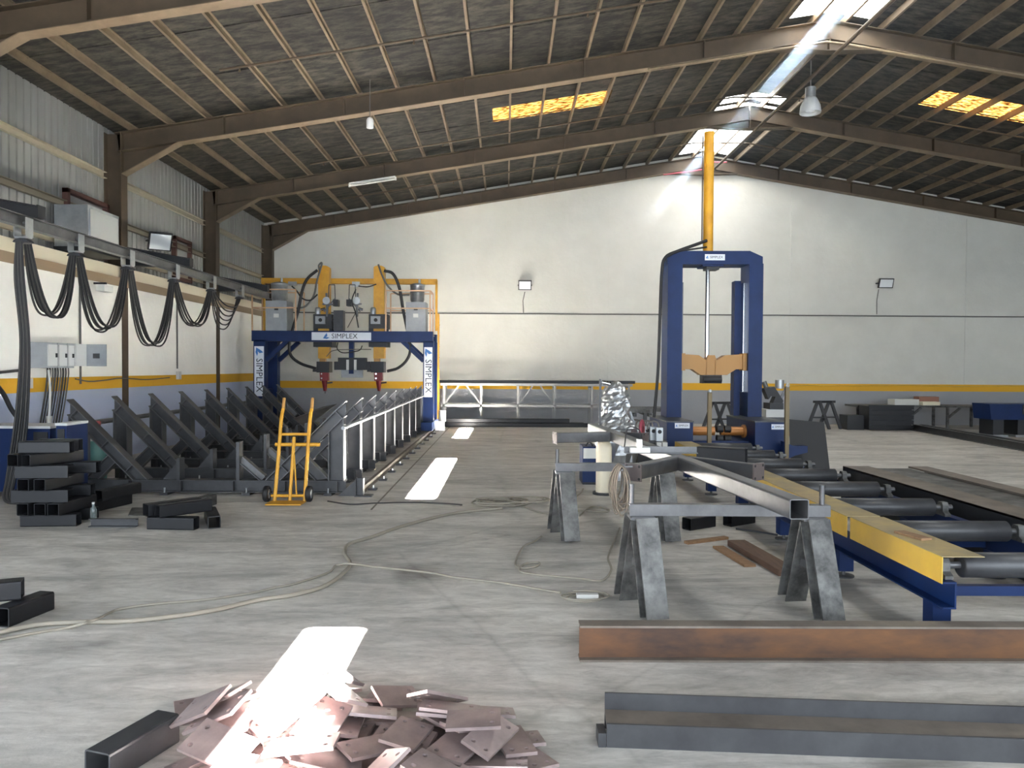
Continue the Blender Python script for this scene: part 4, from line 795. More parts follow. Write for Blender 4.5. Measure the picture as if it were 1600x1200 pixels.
t = thing('fabricated_member', (q0 + q1)/2 - Vector((0, 0, zc_)), 'long grey square steel column with bracket arms resting on the trestles', 'column')
t.location = Vector((q0.x, q0.y, 0))
MB().sqtube(q0, q1, TS, TS, 0.006).build('shaft', 'steel', t)
dr_ = (q1 - q0).normalized()
for (cxp, cyp, lx, ly, rx, ry) in ((1075, 722, 990, 738, 1184, 737), (965, 682, 868, 684, 1008, 685)):
    cc = F(cxp, cyp, zc_); L_ = F(lx, ly, zc_); Rr = F(rx, ry, zc_); ax = (Rr - L_).normalized()
    f_ = (cc - q0).dot(dr_); cc = q0 + dr_*f_
    # meet the shaft
    ll = cc - dr_.cross(Vector((0,0,1)))*0; sL = L_ + (cc - L_)*1.0
    for E, s_ in ((L_, -1), (Rr, 1)):
        st = cc + (E - cc).normalized()*0.075; arm = MB().sqtube(st, E, 0.10, TS, 0.006).build('bracket_arm', 'steel_dark' if s_ > 0 else 'steel', t)
        d = (E - cc).normalized(); u = d.cross(Vector((0,0,1)))
        ep = MB().poly([E - u*0.075 - Vector((0,0,0.07)), E + u*0.075 - Vector((0,0,0.07)), E + u*0.075 + Vector((0,0,0.07)), E - u*0.075 + Vector((0,0,0.07))], d*0.012).build('end_plate', 'plate_edge', arm)
        for i in (-1, 1):
            for j in (-1, 1): MB().cyl(E + u*i*0.055 + Vector((0,0,j*0.05)) + d*0.011, E + u*i*0.055 + Vector((0,0,j*0.05)) + d*0.014, 0.011, n=10).build('bolt_hole', 'black', arm)
        for j in (-1, 1): MB().box(st - Vector((0.012, 0.012, 0.06)), st + Vector((0.012, 0.012, 0.06))).build('weld_seam', 'galv', arm)
# extra flat bar across the column and power strip with coil
a = F(975, 706, HT+0.14); b_ = F(1078, 702, HT+0.14); tag(MB().lbar((a.x, a.y, HT+0.131), (b_.x, a.y, HT+0.131), 0.06, 0.008).build('angle_bar', 'steel'), 'short angle bar lying across the fabricated column', 'bar')
c = F(998, 706, HT+0.14); c.y = a.y - 0.042; t = thing('power_strip', c, 'white socket strip with a plug lying on the trestle bar', 'power strip')
MB().box(c + Vector((-0.09, -0.03, 0)), c + Vector((0.09, 0.03, 0.045))).build('body', 'white', t); MB().box(c + Vector((-0.03, -0.02, 0.045)), c + Vector((0.02, 0.02, 0.12))).build('plug', 'white', t)
MB().tube(crom([c + Vector((0, 0, 0.12)), c + Vector((0, 0.03, 0.2)), c + Vector((-0.1, 0.05, 0.22)), c + Vector((-0.14, 0, 0.05))]), 0.006, 6).build('lead', 'black', t)
# hanging coil of cable
fm_ = bpy.data.objects['fabricated_member']; En = F(990, 738, zc_); hk = Vector((En.x - 0.13, En.y - 0.12, zc_ + 0.05))
MB().bar((En.x - 0.013, En.y - 0.03, hk.z), (hk.x - 0.006, En.y - 0.03, hk.z), 0.012, 0.012).build('hook_arm', 'steel', fm_); MB().cyl((hk.x, En.y - 0.03, hk.z), (hk.x, En.y - 0.25, hk.z), 0.008, n=8).build('hook_rod', 'steel', fm_)
t = thing('cable_coil', hk - Vector((0, 0, 0.3)), 'bundle of pale extension cable hung beside the bracket arm end', 'cable')
for k in range(13):
    w2 = 0.034 + 0.007*((k*3) % 5); ln = 0.27 + 0.028*((k*2) % 5); pts = []
    for i in range(25):
        a_ = 2*math.pi*i/24; pts.append((hk.x + 0.004*((k*5) % 7 - 3)*(1-math.cos(a_)) + w2*math.sin(a_)*(1.0 + 0.25*(1-math.cos(a_))/2), hk.y + 0.072 - 0.0150*k, hk.z + 0.024 - ln/2*(1 - math.cos(a_))))
    MB().tube(pts, 0.0065, 6).build('turn', 'coil', t)
# ================================================================== floor cables
def fl(pp, r): return [F(x, y, r) for x, y in pp]
cable('floor_cable', fl([(-10, 990), (60, 976), (130, 972), (200, 970), (270, 963), (340, 952), (400, 938), (460, 929), (510, 914), (540, 892), (547, 880), (539, 865), (545, 850), (580, 839), (635, 820), (710, 802), (785, 794)], 0.016), 0.016, 'cable', 'thick grey cable looping from the tangle to the loose tube end')
cable('floor_cable', fl([(-10, 1001), (60, 988), (105, 981)], 0.009) + [F(128, 975, 0.044), F(140, 971, 0.046), F(154, 966, 0.044)] + fl([(172, 957), (190, 951), (240, 944), (320, 937), (390, 927), (430, 918), (460, 912), (512, 895), (524, 884)], 0.009) + [F(536, 881, 0.045), F(548, 881, 0.046), F(560, 882, 0.045)] + fl([(580, 885), (610, 888), (672, 895), (710, 902), (785, 911), (850, 922), (876, 926)], 0.009), 0.009, 'cable', 'thin grey cable crossing the floor to the socket strip by the trestle')
cable('floor_cable', fl([(512, 783), (548, 788), (590, 786), (647, 785), (700, 787), (722, 789)], 0.009), 0.009, 'cable_d', 'dark cable running from the jig row to the tangle')
t = thing('cable_tangle', F(805, 789), 'untidy tangle of grey cable on the open floor', 'cable'); rr = random.Random(3)
for k in range(6):
    c = F(800 + rr.uniform(-28, 28), 788 + rr.uniform(-2, 3)); pts = []
    for i in range(22):
        a_ = 2*math.pi*i/14 + k; pts.append((c.x + (0.26 + 0.06*rr.random())*math.cos(a_)*(1-0.02*i), c.y + 0.2*math.sin(a_), 0.012 + 0.012*k + 0.004*rr.random()))
    MB().tube(crom(pts, 4), 0.010, 6).build('turn', 'cable', t)
MB().tube(crom(fl([(815, 790), (840, 783), (870, 779), (896, 777), (908, 770), (911, 764)], 0.010)), 0.010, 6).build('lead_end', 'cable', t)
cable('floor_cable', fl([(818, 792), (850, 802), (880, 802), (910, 798), (945, 800), (950, 796), (925, 792), (905, 806)], 0.010), 0.010, 'cable', 'grey cable passing between the far trestle legs')
cable('floor_cable', fl([(846, 838), (835, 846), (817, 855), (805, 880), (815, 888), (838, 885), (842, 879), (820, 881), (812, 892), (830, 897), (860, 900), (905, 904), (940, 907), (955, 890), (950, 870), (960, 845), (968, 825)], 0.009), 0.009, 'cable', 'grey cable with a small loop ending under the hanging coil')
c = F(912, 938); t = thing('socket_strip', c, 'white socket strip with coiled lead on the floor by a trestle foot', 'power strip'); MB().box(c + Vector((-0.05, -0.02, 0)), c + Vector((0.1, 0.03, 0.045))).build('body', 'white', t)
pts = [c + Vector((0.0 + 0.10*math.cos(a_*0.5)*(1 + 0.03*a_), 0.10*math.sin(a_*0.5), 0.01 + 0.001*a_)) for a_ in range(30)]; MB().tube(pts, 0.007, 6).build('lead', 'cable', t)
# ================================================================== roller conveyor
t = thing('roller_conveyor', (3.15, 8, 0), 'blue roller conveyor with a yellow sheet cover leading to the press', 'conveyor')
CX0, CX1 = 2.62, 3.82; CY0, CY1 = 4.47, 11.6
MB().cbar((CX0, CY0, 0.275), (CX0, CY1, 0.275), 0.08, 0.16, 0.01, (0,0,1), -1).build('side_channel', 'blue', t); MB().cbar((CX1, CY0, 0.275), (CX1, CY1, 0.275), 0.08, 0.16, 0.01, (0,0,1), 1).build('side_channel', 'blue', t)
for y in (4.62, 5.91, 7.19, 8.47, 9.75, 11.0):
    for x in (CX0+0.01, CX1-0.01):
        l = MB().bar((x, y, 0.05), (x, y, 0.2), 0.11, 0.11, (0, 1, 0)).build('leg', 'blue', t); MB().cyl((x, y, 0.012), (x, y, 0.05), 0.015, n=8).build('levelling_screw', 'steel', l); MB().cyl((x, y, 0), (x, y, 0.012), 0.08, n=14).build('foot_pad', 'steel_dark', l)
    MB().bar((CX0+0.06, y+0.06, 0.25), (CX1-0.06, y+0.06, 0.25), 0.05, 0.06).build('cross_member', 'blue', t)
ry = [4.6 + 0.975*k for k in range(8)]
for y in ry:
    r_ = MB().lathe((CX0+0.13, y, 0.425), [(0, 0), (0.055, 0), (0.075, 0.01), (0.075, 0.92), (0.055, 0.93), (0, 0.93)], 24, (1, 0, 0)).build('roller', 'steel_dark', t); MB().cyl((CX0-0.04, y, 0.425), (CX1+0.02, y, 0.425), 0.022, n=10).build('shaft', 'steel', r_)
    for x in (CX0 + 0.02, CX1 - 0.06):
        MB().prof([(-0.08, -0.07), (0.08, -0.07), (0.08, -0.05), (0.045, -0.03), (0.045, 0.02), (0.03, 0.045), (-0.03, 0.045), (-0.045, 0.02), (-0.045, -0.03), (-0.08, -0.05)], (x-0.02, y, 0.427), (x+0.03, y, 0.427)).build('bearing_block', 'leg_steel', t)
for k, (y0, y1) in enumerate(((4.45, 5.65), (5.68, 7.6), (7.63, 9.6), (9.63, 11.5))):
    d = 0.012*(k % 2); xx = CX0 - 0.06 - d; c_ = MB().box((xx, y0, 0.35), (xx+0.005, y1, 0.507)).build('cover_sheet', 'cover', t); MB().box((xx, y0, 0.507), (xx+0.25, y1, 0.512)).build('cover_top', 'cover_top', c_)
p = F(1428, 838, 0.513); tag(MB().box(p + Vector((-0.05, -0.12, 0)), p + Vector((0.03, 0.12, 0.014)), Matrix.Rotation(0.25, 3, 'Z')).build('wood_offcut', 'wood'), 'small wooden offcut lying on the yellow conveyor cover', 'offcut')
# cut tube lying on the conveyor
zq = 0.50 + 0.09; a = F(1092, 712, 0.52); b_ = F(1168, 716, 0.52); Yt = 9.0
a = AY(1091, 703, Yt); b_ = AY(1166, 706, Yt-0.25); tag(MB().sqtube((a.x, Yt, 0.605), (b_.x, Yt-0.25, 0.605), 0.18, 0.18, 0.008).build('steel_tube', 'tube'), 'thick dark square tube with a mitred end resting on the conveyor', 'tube')
for px, py, lab in ((1082, 828, 'black tube on the floor under the column, nearer the hanging cable coil'), (1146, 822, 'black tube on the floor under the column, nearer the conveyor')):
    a = F(px, py); tubeobj(a + Vector((-0.06, 0, 0.06)), a + Vector((0.24, 0.20, 0.06)), lab, 'tubes under the column')
tag(MB().tube(fl([(1150, 826), (1180, 830), (1215, 836)], 0.01), 0.01, 6).build('steel_rod', 'steel_dark'), 'thin dark rod lying on the floor under the column', 'rod')
def plank(a, b_, w_, h, m, lab, name='wooden_plank'):
    a = F(*a); b_ = F(*b_); tag(MB().bar((a.x, a.y, h/2), (b_.x, b_.y, h/2), w_, h).build(name, m), lab, 'plank')
plank((1072, 850), (1135, 842), 0.06, 0.025, 'wood', 'pale wooden batten on the floor between the trestles'); plank((1122, 856), (1172, 886), 0.10, 0.02, 'wood', 'thin timber board beside the dark plank on the floor'); plank((1150, 852), (1232, 900), 0.16, 0.05, 'wood_d', 'thick dark timber plank on the floor by the trestle')
# ================================================================== press
YP = 13.4; YP2 = 13.9
g2 = thing('hydraulic_press', (AY(1113, 650, YP).x, YP, 0), 'tall blue portal press with yellow hydraulic cylinder on top', 'press')
def pp_(name, m, x0, y0, x1, y1, ya=YP, yb=None, par=None): return MB().pbox(x0, y0, x1, y1, ya, yb if yb else ya+0.4).build(name, m, par or g2)
zl = AY(1113, 413, YP).z
for x0, x1 in ((1043, 1066), (1170, 1192)):
    l, r_ = AY(x0, 500, YP).x, AY(x1, 500, YP).x; MB().box((l, YP, 0.55), (r_, YP2, zl+0.02)).build('upright', 'blue', g2)
    gx = r_ if x0 < 1100 else l; s_ = 1 if x0 < 1100 else -1; MB().box((gx, YP+0.15, 1.2), (gx + s_*0.05, YP2-0.1, zl-0.3)).build('guide_strip', 'chrome' if s_ < 0 else 'steel', g2)
    if s_ < 0: MB().box((l-0.16, YP+0.3, 0.6), (l-0.05, YP2, zl-0.25)).build('rear_guide', 'blue', g2)
top_ = [AY(x, y, YP) for x, y in ((1043, 413), (1192, 413), (1192, 401), (1172, 392), (1064, 392), (1043, 402))]; MB().poly(top_, (0, 0.5, 0)).build('crown_beam', 'blue', g2)
c = AY(1117, 402, YP); sign(g2, (c.x, YP-0.001, c.z), (1, 0, 0), (0, 0, 1), 0.35, 0.105, 0.062, 0.1)
pp_('crown_bracket', 'blue', 1098, 413, 1131, 416, YP+0.05, YP2-0.05); pp_('rod_gland', 'blackp', 1104, 416, 1124, 421, YP+0.1, YP+0.35)
xc = AY(1113, 300, YP).x; yc = YP+0.25
MB().cyl((xc, yc, AY(1113, 392, YP).z), (xc, yc, AY(1113, 200, YP).z), 0.088, n=24).build('lift_cylinder', 'yellow', g2)
tub([(xc-0.11, yc, AY(1113, 205, YP).z), (xc-0.11, yc, AY(1113, 372, YP).z), (xc-0.07, yc, AY(1113, 375, YP).z)], 0.012, 'frame', 'cylinder_pipe', g2)
MB().cyl((xc, yc, AY(1113, 418, YP).z), (xc, yc, AY(1113, 558, YP).z), 0.038, n=18).build('piston_rod', 'chrome', g2)
cr = [(1064, 553), (1092, 555), (1104, 563), (1107, 555), (1117, 555), (1120, 563), (1133, 555), (1168, 553), (1168, 577), (1150, 577), (1136, 586), (1095, 586), (1082, 577), (1064, 577)]
ch = MB().poly([AY(x, y, YP+0.12) for x, y in cr], (0, 0.22, 0)).build('crosshead', 'ochre', g2)
for x in (1064, 1161): MB().pbox(x, 552, x+7, 579, YP+0.08, YP+0.4).build('slide_shoe', 'ochre', ch)
for x in (1104, 1118): MB().pbox(x, 562, x+2, 586, YP+0.10, YP+0.12).build('rib', 'ochre', ch)
pp_('tool_holder', 'blackp', 1098, 586, 1128, 599, YP+0.12, YP+0.34); MB().cyl(AY(1099, 593, YP+0.1), AY(1127, 593, YP+0.1), 0.06, n=14).build('press_roll', 'black', g2)
def boxp(x0, y0, x1, y1, Y, d, lab=None):
    l, r_ = AY(x0, 670, Y).x, AY(x1, 670, Y).x; zt_ = AY((x0+x1)/2, y0, Y).z
    b = MB().box((l, Y, 0.02), (r_, Y+d, zt_)).build('base_housing', 'blue', g2); MB().box((l-0.01, Y-0.01, zt_), (r_+0.01, Y+d, zt_+0.02)).build('housing_lid', 'steel_dark', b); return l, r_, zt_
l, r_, zt_ = boxp(1042, 660, 1083, 690, 12.4, 1.5); c = (AY(1066, 665, 12.4)); sign(g2, (c.x, 12.399, c.z), (1, 0, 0), (0, 0, 1), 0.24, 0.085, 0.043, 0.07)
l2, r2, zt2 = boxp(1180, 660, 1228, 710, 12.3, 1.6); c = (AY(1216, 667, 12.3)); sign(g2, (c.x, 12.299, c.z), (1, 0, 0), (0, 0, 1), 0.22, 0.085, 0.04, 0.07)
zcy = AY(1160, 674, 12.75).z
MB().cyl((r_, 12.8, zcy), (r_+0.45, 12.8, zcy), 0.075, n=20).build('side_cylinder', 'bronze', g2); MB().cyl((l2, 12.8, zcy), (l2-0.42, 12.8, zcy), 0.075, n=20).build('side_cylinder', 'bronze', g2); MB().cyl((l2-0.01, 12.8, zcy), (l2-0.05, 12.8, zcy), 0.11, n=20).build('cylinder_flange', 'bronze', g2)
MB().cyl((r2, 12.75, zcy), (r2+0.32, 12.75, zcy), 0.07, n=20).build('side_cylinder', 'bronze', g2)
for i in range(2):
    for j in range(2): MB().cyl((r_+0.47+0.13*i, 12.72, zcy-0.12+0.16*j), (r_+0.57+0.13*i, 12.72, zcy-0.12+0.16*j), 0.06, n=14).build('side_roll', 'black', g2)
MB().box((r_, 12.6, 0.02), (l2, 13.8, 0.42)).build('bed', 'blue', g2)
for px, ya, yb, Y in ((1109, 613, 690, 12.2), (1230, 604, 700, 12.0)):
    A = AY(px, ya, Y); MB().bar((A.x, Y, 0.0), (A.x, Y, A.z), 0.06, 0.06, (0, 1, 0)).build('guide_post', 'brass', g2); MB().lathe((A.x, Y-0.02, A.z+0.02), [(0.012, -0.01), (0.03, -0.01), (0.03, 0.01), (0.012, 0.01), (0.012, -0.01)], 12, (0, 1, 0)).build('lifting_eye', 'galv', g2)
MB().poly([AY(1225, 690, 12.0), AY(1240, 697, 12.0), AY(1262, 697, 12.0), AY(1262, 707, 12.0), AY(1242, 712, 12.0), AY(1225, 720, 12.0)], (0, 0.15, 0)).build('side_bracket', 'blue', g2)
MB().tube(crom([AY(1104, 376, YP+0.1), AY(1085, 383, YP), AY(1060, 392, YP), AY(1040, 402, YP-0.1), AY(1034, 425, YP-0.1), AY(1031, 500, YP-0.1), AY(1028, 580, YP-0.1), AY(1022, 652, YP-0.2)]), 0.028, 8).build('hydraulic_hose', 'black', g2)
MB().tube(crom([AY(1104, 386, YP+0.1), AY(1085, 389, YP), AY(1060, 393, YP), AY(1043, 401, YP-0.1)]), 0.016, 8).build('hydraulic_hose', 'black', g2)
# valve bank of the press
v = thing('valve_bank', AY(1020, 690, 11.6), 'row of hydraulic valves with looped hoses beside the press housing', 'valves')
v.location.z = 0
vb = AY(1008, 672, 11.6); MB().box((vb.x-0.12, 11.5, 0), (vb.x+0.32, 12.2, vb.z-0.16)).build('stand', 'blackp', v)
for k in range(4):
    c = Vector((vb.x + 0.07*k, 11.95 - 0.12*k, vb.z)); bk = MB().box(c + Vector((-0.05, -0.05, -0.16)), c + Vector((0.05, 0.05, 0.04))).build('valve_block', 'galv', v); MB().cyl(c + Vector((0, -0.055, -0.02)), c + Vector((0, -0.05, -0.02)), 0.03, n=14).build('port', 'black', bk)
    MB().tube(crom([c + Vector((0, 0, 0.04)), c + Vector((-0.03, 0.02, 0.12)), c + Vector((-0.14, 0.03, 0.12)), c + Vector((-0.18, 0.05, 0))]), 0.012, 6).build('hose', 'conduit', v)
for k in range(2): MB().box(Vector((vb.x + 0.14 + 0.09*k, 11.4, vb.z-0.26)), Vector((vb.x+0.21+0.09*k, 11.5, vb.z-0.17))).build('solenoid', 'white', v)
# leaning dark plate
tag(MB().poly([AY(1236, 735, 12.1), AY(1297, 737, 12.0), AY(1288, 660, 12.4), AY(1233, 655, 12.5)], (0, 0.012, 0)).build('steel_plate', 'blackp'), 'large dark steel plate leaning beside the press', 'plate')
# ================================================================== wrapped machine, welder, cylinder between racks and column
def stand_at(px, py): q_ = F(px, py); return Vector((q_.x, q_.y, 0))
YW = 11.15; c = Vector((AY(962, 640, YW).x, YW, 0)); t = thing('foil_wrapped_machine', c, 'machine wrapped in crumpled silver foil behind the fabricated column', 'machine')
zz = [AY(962, y, YW).z for y in (668, 650, 630, 618, 606, 597)]
prof_ = [(0.30, 0.0), (0.30, zz[0]-0.02), (0.29, zz[0]), (0.22, zz[1]), (0.20, zz[2]), (0.20, zz[3]), (0.13, zz[4]), (0.06, zz[5]), (0.0, zz[5]+0.02)]
fw = MB(); n = 26; rr = random.Random(5); vs = []
fine_ = []
for (r0, z0), (r1, z1) in zip(prof_[:-1], prof_[1:]):
    for i in range(4): fine_.append((r0 + (r1-r0)*i/4, z0 + (z1-z0)*i/4))
fine_.append(prof_[-1])
for r0, z0 in fine_:
    for i in range(n):
        a_ = 2*math.pi*i/n; k_ = 1 + rr.uniform(-0.10, 0.10); vs.append((c.x + r0*k_*math.cos(a_), c.y + 0.8*r0*k_*math.sin(a_), z0))
fw.add(vs, [(k*n+i, k*n+(i+1) % n, (k+1)*n+(i+1) % n, (k+1)*n+i) for k in range(len(fine_)-1) for i in range(n)]); fw.build('foil_wrap', 'foil', t)
MB().bar((c.x-0.24, YW-0.1, 0), (c.x-0.24, YW-0.1, AY(930, 592, YW).z), 0.03, 0.03, (0, 1, 0)).build('mast', 'steel_dark', t); MB().cyl((c.x-0.22, YW-0.12, AY(936, 597, YW).z), (c.x-0.1, YW-0.12, AY(936, 600, YW).z), 0.035, n=12).build('regulator', 'chrome', t)
MB().poly([(c.x+0.18, YW-0.05, 0.5), (c.x+0.38, YW-0.05, 0.5), (c.x+0.22, YW-0.05, 0.98), (c.x+0.16, YW-0.05, 0.98)], (0, 0.06, 0)).build('side_guard', 'grey', t); MB().lathe((c.x+0.36, YW-0.02, 0.72), [(0.05, 0), (0.13, 0), (0.15, 0.02), (0.13, 0.04), (0.05, 0.04)], 20, (1, -0.4, 0)).build('cable_reel', 'redp', t)
c = stand_at(943, 772); t = thing('gas_cylinder', c, 'pale worn gas cylinder standing under the fabricated column', 'cylinder'); MB().lathe(c, [(0, 0), (0.09, 0), (0.1, 0.02), (0.1, 0.60), (0.08, 0.66), (0.03, 0.69), (0, 0.69)], 20).build('bottle', 'cream', t); MB().cyl(c - Vector((0, 0, 0)), c + Vector((0, 0, 0.03)), 0.14, n=16).build('base_ring', 'blackp', t)
c = F(918, 757); t = thing('welder', c, 'small blue welding set on the floor beside the pale gas cylinder', 'welder'); MB().box(c + Vector((-0.07, 0, 0.03)), c + Vector((0.13, 0.45, 0.52))).build('casing', 'blue', t); MB().box(c + Vector((-0.06, -0.01, 0.36)), c + Vector((0.12, 0, 0.5))).build('front_panel', 'white', t); MB().box(c + Vector((-0.07, -0.02, 0.0)), c + Vector((0.13, 0.45, 0.03))).build('skid', 'blackp', t); MB().tube(crom([c + Vector((-0.02, 0.1, 0.52)), c + Vector((0.03, 0.1, 0.58)), c + Vector((0.08, 0.1, 0.52))]), 0.012, 6).build('carry_handle', 'blackp', t)
# ================================================================== rack on the back wall, tubes
YRk = 21.2; t = thing('tube_rack', (1, YRk, 0), 'long pale steel storage rack along the gable wall', 'rack')
xa, xb = AY(688, 630, YRk).x, AY(988, 630, YRk).x; z1_, z2_ = AY(800, 601, YRk).z, AY(800, 634, YRk).z
for yy in (YRk, YRk+0.7):
    for z in (z1_, z2_): MB().bar((xa, yy, z), (xb, yy, z), 0.06, 0.07).build('rail', 'rackg', t)
for k in range(6):
    x = xa + 0.1 + (xb-xa-0.2)*k/5
    for yy in (YRk, YRk+0.7): MB().bar((x, yy, 0), (x, yy, z1_-0.03), 0.06, 0.06, (0, 1, 0)).build('post', 'rackg', t)
    MB().bar((x, YRk, z1_-0.05), (x, YRk+0.7, z1_-0.05), 0.05, 0.05).build('cross_bar', 'rackg', t); MB().bar((x, YRk, z2_-0.05), (x, YRk+0.7, z2_-0.05), 0.05, 0.05).build('cross_bar', 'rackg', t)
    s_ = -1 if k % 2 else 1
    xx = x + s_*0.4
    if xa < xx < xb: MB().bar((x, YRk+0.02, z2_+0.02), (xx, YRk+0.02, z1_-0.04), 0.04, 0.04).build('brace', 'rackg', t)
for i, (x0, x1, py, Y, z, lab) in enumerate(((686, 960, 0, YRk+0.12, z1_+0.075, 'black tube lying on top of the pale rack at its front edge'), (700, 992, 0, YRk+0.45, z1_+0.075, 'black tube lying on top of the pale rack towards the wall'), (692, 890, 0, YRk-0.36, 0.168, 'black tube lying on another before the foot of the rack'), (690, 920, 0, YRk-0.36, 0.056, 'black tube on the floor along the foot of the rack'), (690, 912, 0, YRk-0.16, 0.056, 'black tube on the floor tucked under the rack edge'))):
    tag(MB().sqtube((AY(x0, 600, Y).x, Y, z), (AY(x1, 600, Y).x, Y, z), 0.08 if z > 1 else 0.11, 0.08 if z > 1 else 0.11, 0.006).build('steel_tube', 'tube'), lab, 'tube', 'tubes at the rack')
for k in range(3):
    y = 18.6 + 0.55*k; tag(MB().bar((AY(968, 640, y).x, y, 0.581), (AY(1005+8*k, 640, y).x + 0.3, y, 0.581), 0.12, 0.1).build('steel_bar', 'leg_steel'), 'pale steel bar of the low stack before the rack end', 'bar', 'bars before the rack end')
k_ = thing('bar_stand', (AY(990, 640, 19.2).x, 19.2, 0), 'low dark stand under the pale bars before the rack end', 'stand')
for y in (18.6, 19.15, 19.7):
    for x in (985, 1008): MB().bar((AY(x, 640, y).x, y, 0), (AY(x, 640, y).x, y, 0.53), 0.08, 0.08, (0, 1, 0)).build('leg', 'steel_dark', k_)
for x in (985, 1008): MB().bar((AY(x, 640, 19.2).x, 18.5, 0.48), (AY(x, 640, 19.2).x, 19.85, 0.48), 0.08, 0.08).build('side_rail', 'steel_dark', k_)
# bench and goods on the right
YBn = 21.0; t = thing('work_bench', (11, YBn, 0), 'long steel bench along the gable wall behind the slatted crate', 'bench')
xa, xb = AY(1340, 640, YBn).x, AY(1680, 640, YBn).x; zt_ = AY(1500, 634, YBn).z
MB().box((xa, YBn, zt_-0.05), (xb, YBn+0.8, zt_)).build('top', 'leg_steel', t)
for k in range(6):
    x = xa + 0.35 + (xb-xa-0.6)*k/5; MB().bar((x, YBn+0.05, 0), (x, YBn+0.05, zt_-0.05), 0.06, 0.06, (0, 1, 0)).build('leg', 'leg_steel', t); MB().bar((x, YBn+0.75, 0), (x, YBn+0.75, zt_-0.05), 0.06, 0.06, (0, 1, 0)).build('leg', 'leg_steel', t); MB().bar((x, YBn+0.05, zt_-0.35), (x+0.35, YBn+0.05, zt_-0.06), 0.05, 0.05).build('brace', 'leg_steel', t)
def gb(x0, y0, x1, y1, Y, d, m, name, lab, cat, zb=None):
    l, r_ = AY(x0, y1, Y).x, AY(x1, y1, Y).x; z0 = 0 if zb is None else zb; z1 = AY((x0+x1)/2, y0, Y).z
    return tag(MB().box((l, Y, z0 + (0.001 if zb else 0)), (r_, Y+d, max(z1, z0+0.06))).build(name, m), lab, cat)
t = thing('steel_crate', (AY(1393, 650, 20.2).x, 20.2, 0), 'large dark slatted steel crate before the bench', 'crate')
l, r_ = AY(1358, 650, 20.2).x, AY(1428, 650, 20.2).x; zq = AY(1393, 632, 20.2).z; MB().box((l+0.03, 20.25, 0.02), (r_-0.03, 20.85, zq-0.05)).build('body', 'blackp', t)
for k in range(5): MB().box((l, 20.2, 0.03 + k*(zq-0.03)/5), (r_, 20.24, 0.03 + (k+0.85)*(zq-0.03)/5)).build('slat', 'tube', t)
gb(1324, 649, 1350, 667, 20.4, 0.5, 'tube', 'steel_case', 'low dark steel case beside the slatted crate', 'case')
gb(1398, 624, 1436, 632, YBn+0.2, 0.4, 'white', 'carton', 'white flat carton on the bench behind the crate', 'box', zt_); gb(1442, 628, 1469, 634, YBn+0.1, 0.3, 'cream', 'carton', 'cream carton on the bench before the brown one', 'box', zt_); gb(1436, 620, 1467, 634, YBn+0.45, 0.3, 'brownbox', 'carton', 'brown carton on the bench towards the wall', 'box', zt_)
YM = 18.4; t = thing('blue_machine', (AY(1590, 660, YM).x, YM, 0), 'low blue machine on dark feet near the bench', 'machine')
l = AY(1549, 650, YM).x; MB().poly([(l, YM, 0.42), (l+2.2, YM, 0.42), (l+2.2, YM, 0.80), (l-0.05, YM, 0.80)], (0, 0.7, 0)).build('bed', 'blue', t)
for k in range(3): MB().box((l+0.08+0.6*k, YM+0.05, 0.05), (l+0.34+0.6*k, YM+0.6, 0.42)).build('foot', 'blackp', t); MB().box((l+0.0+0.6*k, YM, 0.0), (l+0.42+0.6*k, YM+0.65, 0.05)).build('foot_plate', 'galv', t)
MB().box((l+0.75, YM-0.02, 0.55), (l+0.85, YM, 0.78)).build('panel', 'blackp', t)
a, b_ = F(1426, 672), F(1640, 712)
for k, lab in enumerate(('dark steel beam on the floor before the blue machine', 'dark steel beam lying behind the other before the blue machine')):
    o = Vector((0.24*k, 0.0, 0)); tag(MB().ibar(Vector((a.x, a.y, 0.08)) + o, Vector((b_.x, b_.y, 0.08)) + o, 0.12, 0.16, 0.012, 0.01).build('steel_beam', 'steel_dark'), lab, 'beam')
cable('floor_cable', [F(1550, 768, 0.01), F(1575, 767, 0.01), F(1620, 768, 0.01)], 0.012, 'black', 'black cable on the floor beyond the wide girder', 'cable')
# far sawhorses
for px, py, lab, Y in ((1126, 655, 'small dark sawhorse seen between the press uprights', 19.6), (1289, 664, 'small dark sawhorse by the gable wall beside the leaning plate', 20.6)):
    x = AY(px, 640, Y).x; t = thing('sawhorse', (x, Y, 0), lab, 'sawhorse', 'small sawhorses by the gable wall'); hgt = 0.74
    MB().bar((x-0.34, Y-0.1, hgt), (x+0.30, Y+0.1, hgt), 0.08, 0.06).build('top_bar', 'blackp', t)
    for dx, dy in ((-0.2, -0.06), (0.16, 0.06)):
        for s_ in (-1, 1): MB().bar((x + dx + s_*0.03, Y + dy, hgt), (x + dx + s_*0.30, Y + dy, 0), 0.07, 0.07, (0, 1, 0)).build('leg', 'blackp', t)
        MB().bar((x + dx - 0.17, Y + dy, 0.32), (x + dx + 0.17, Y + dy, 0.32), 0.04, 0.04).build('spreader', 'blackp', t)
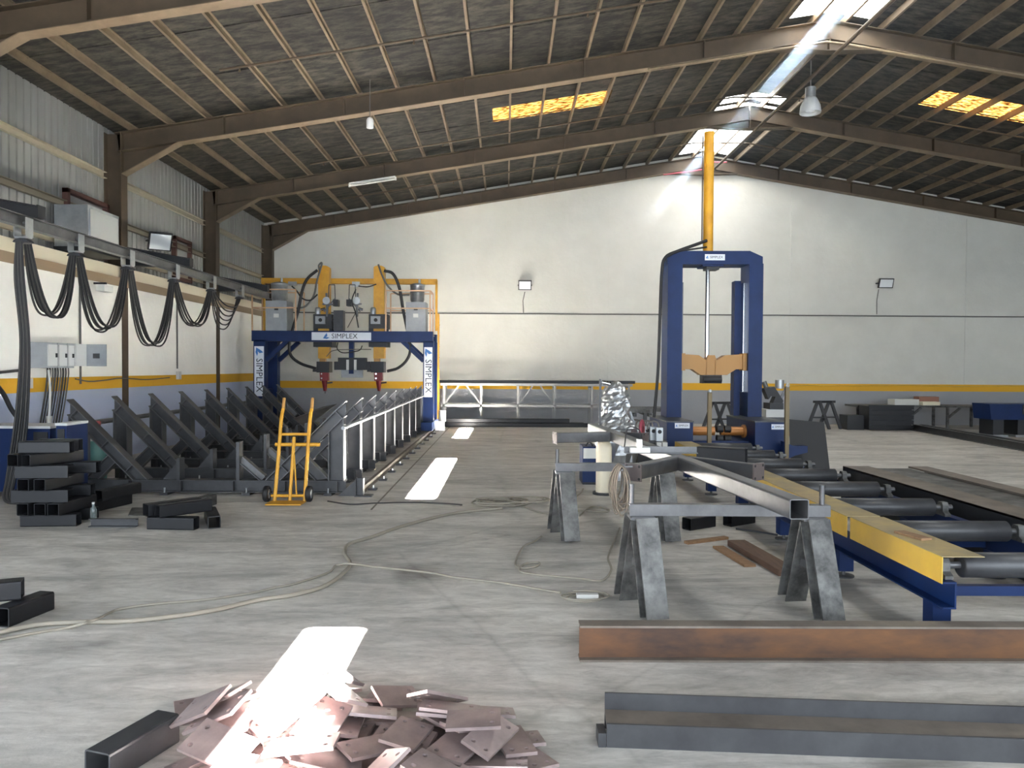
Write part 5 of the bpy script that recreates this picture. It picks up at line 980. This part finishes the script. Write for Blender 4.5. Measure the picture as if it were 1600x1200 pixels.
# band saw
YS = 17.5; c = AY(1212, 650, YS); t = thing('band_saw', (c.x, YS, 0), 'dark band saw with tilted bow behind the press', 'saw')
MB().pbox(1197, 640, 1226, 652, YS, YS+0.6).build('table', 'lgrey', t); l, r_ = AY(1197, 650, YS).x, AY(1226, 650, YS).x; MB().box((l, YS, 0), (r_, YS+0.6, AY(1210, 652, YS).z)).build('stand', 'steel_dark', t)
MB().poly([AY(x, y, YS+0.1) for x, y in ((1194, 607), (1210, 604), (1224, 626), (1222, 634), (1206, 634), (1212, 620), (1205, 619), (1201, 624))], (0, 0.25, 0)).build('saw_bow', 'blackp', t); MB().pbox(1203, 630, 1224, 642, YS+0.05, YS+0.5).build('vice', 'tube', t)
cc = AY(1218, 607, YS+0.2); MB().cyl(cc, cc + Vector((0, 0, 0.20)), 0.10, n=16).build('motor', 'galv', t); cc = AY(1197, 605, YS+0.2); MB().cyl(cc, cc + Vector((-0.05, 0, 0.13)), 0.055, n=12).build('pulley', 'steel', t); MB().bar(AY(1228, 607, YS+0.2), AY(1216, 632, YS+0.2), 0.04, 0.06).build('lever', 'steel', t)

# ================================================================== dusty air under the ridge
hm = bpy.data.materials.new('dusty_air'); hm.use_nodes = True; nt = hm.node_tree; nt.nodes.remove(nt.nodes['Principled BSDF'])
vs_ = nt.nodes.new('ShaderNodeVolumeScatter'); vs_.inputs['Color'].default_value = (0.6, 0.78, 1.0, 1); vs_.inputs['Anisotropy'].default_value = 0.1
tc = nt.nodes.new('ShaderNodeTexCoord'); sp = nt.nodes.new('ShaderNodeSeparateXYZ'); mr = nt.nodes.new('ShaderNodeMapRange'); mr.interpolation_type = 'SMOOTHSTEP'
mr.inputs['From Min'].default_value = 0.0; mr.inputs['From Max'].default_value = 2.2; mr.inputs['To Max'].default_value = 0.0032
nt.links.new(tc.outputs['Object'], sp.inputs[0]); nt.links.new(sp.outputs['Z'], mr.inputs[0]); nt.links.new(mr.outputs[0], vs_.inputs['Density'])
nt.links.new(vs_.outputs[0], nt.nodes['Material Output'].inputs['Volume'])
hz = MB().poly([(2.4, 9.3, 4.9), (10.5, 9.3, 4.9), (10.5, 9.3, zr(10.5)-0.02), (XR, 9.3, ZR-0.02), (2.4, 9.3, zr(2.4)-0.02)], (0, YB-9.4, 0)).build('dusty_air', 'floor')
hz.data.materials.clear(); hz.data.materials.append(hm); tag(hz, 'bluish dusty haze under the ridge skylights', None, None, 'stuff')
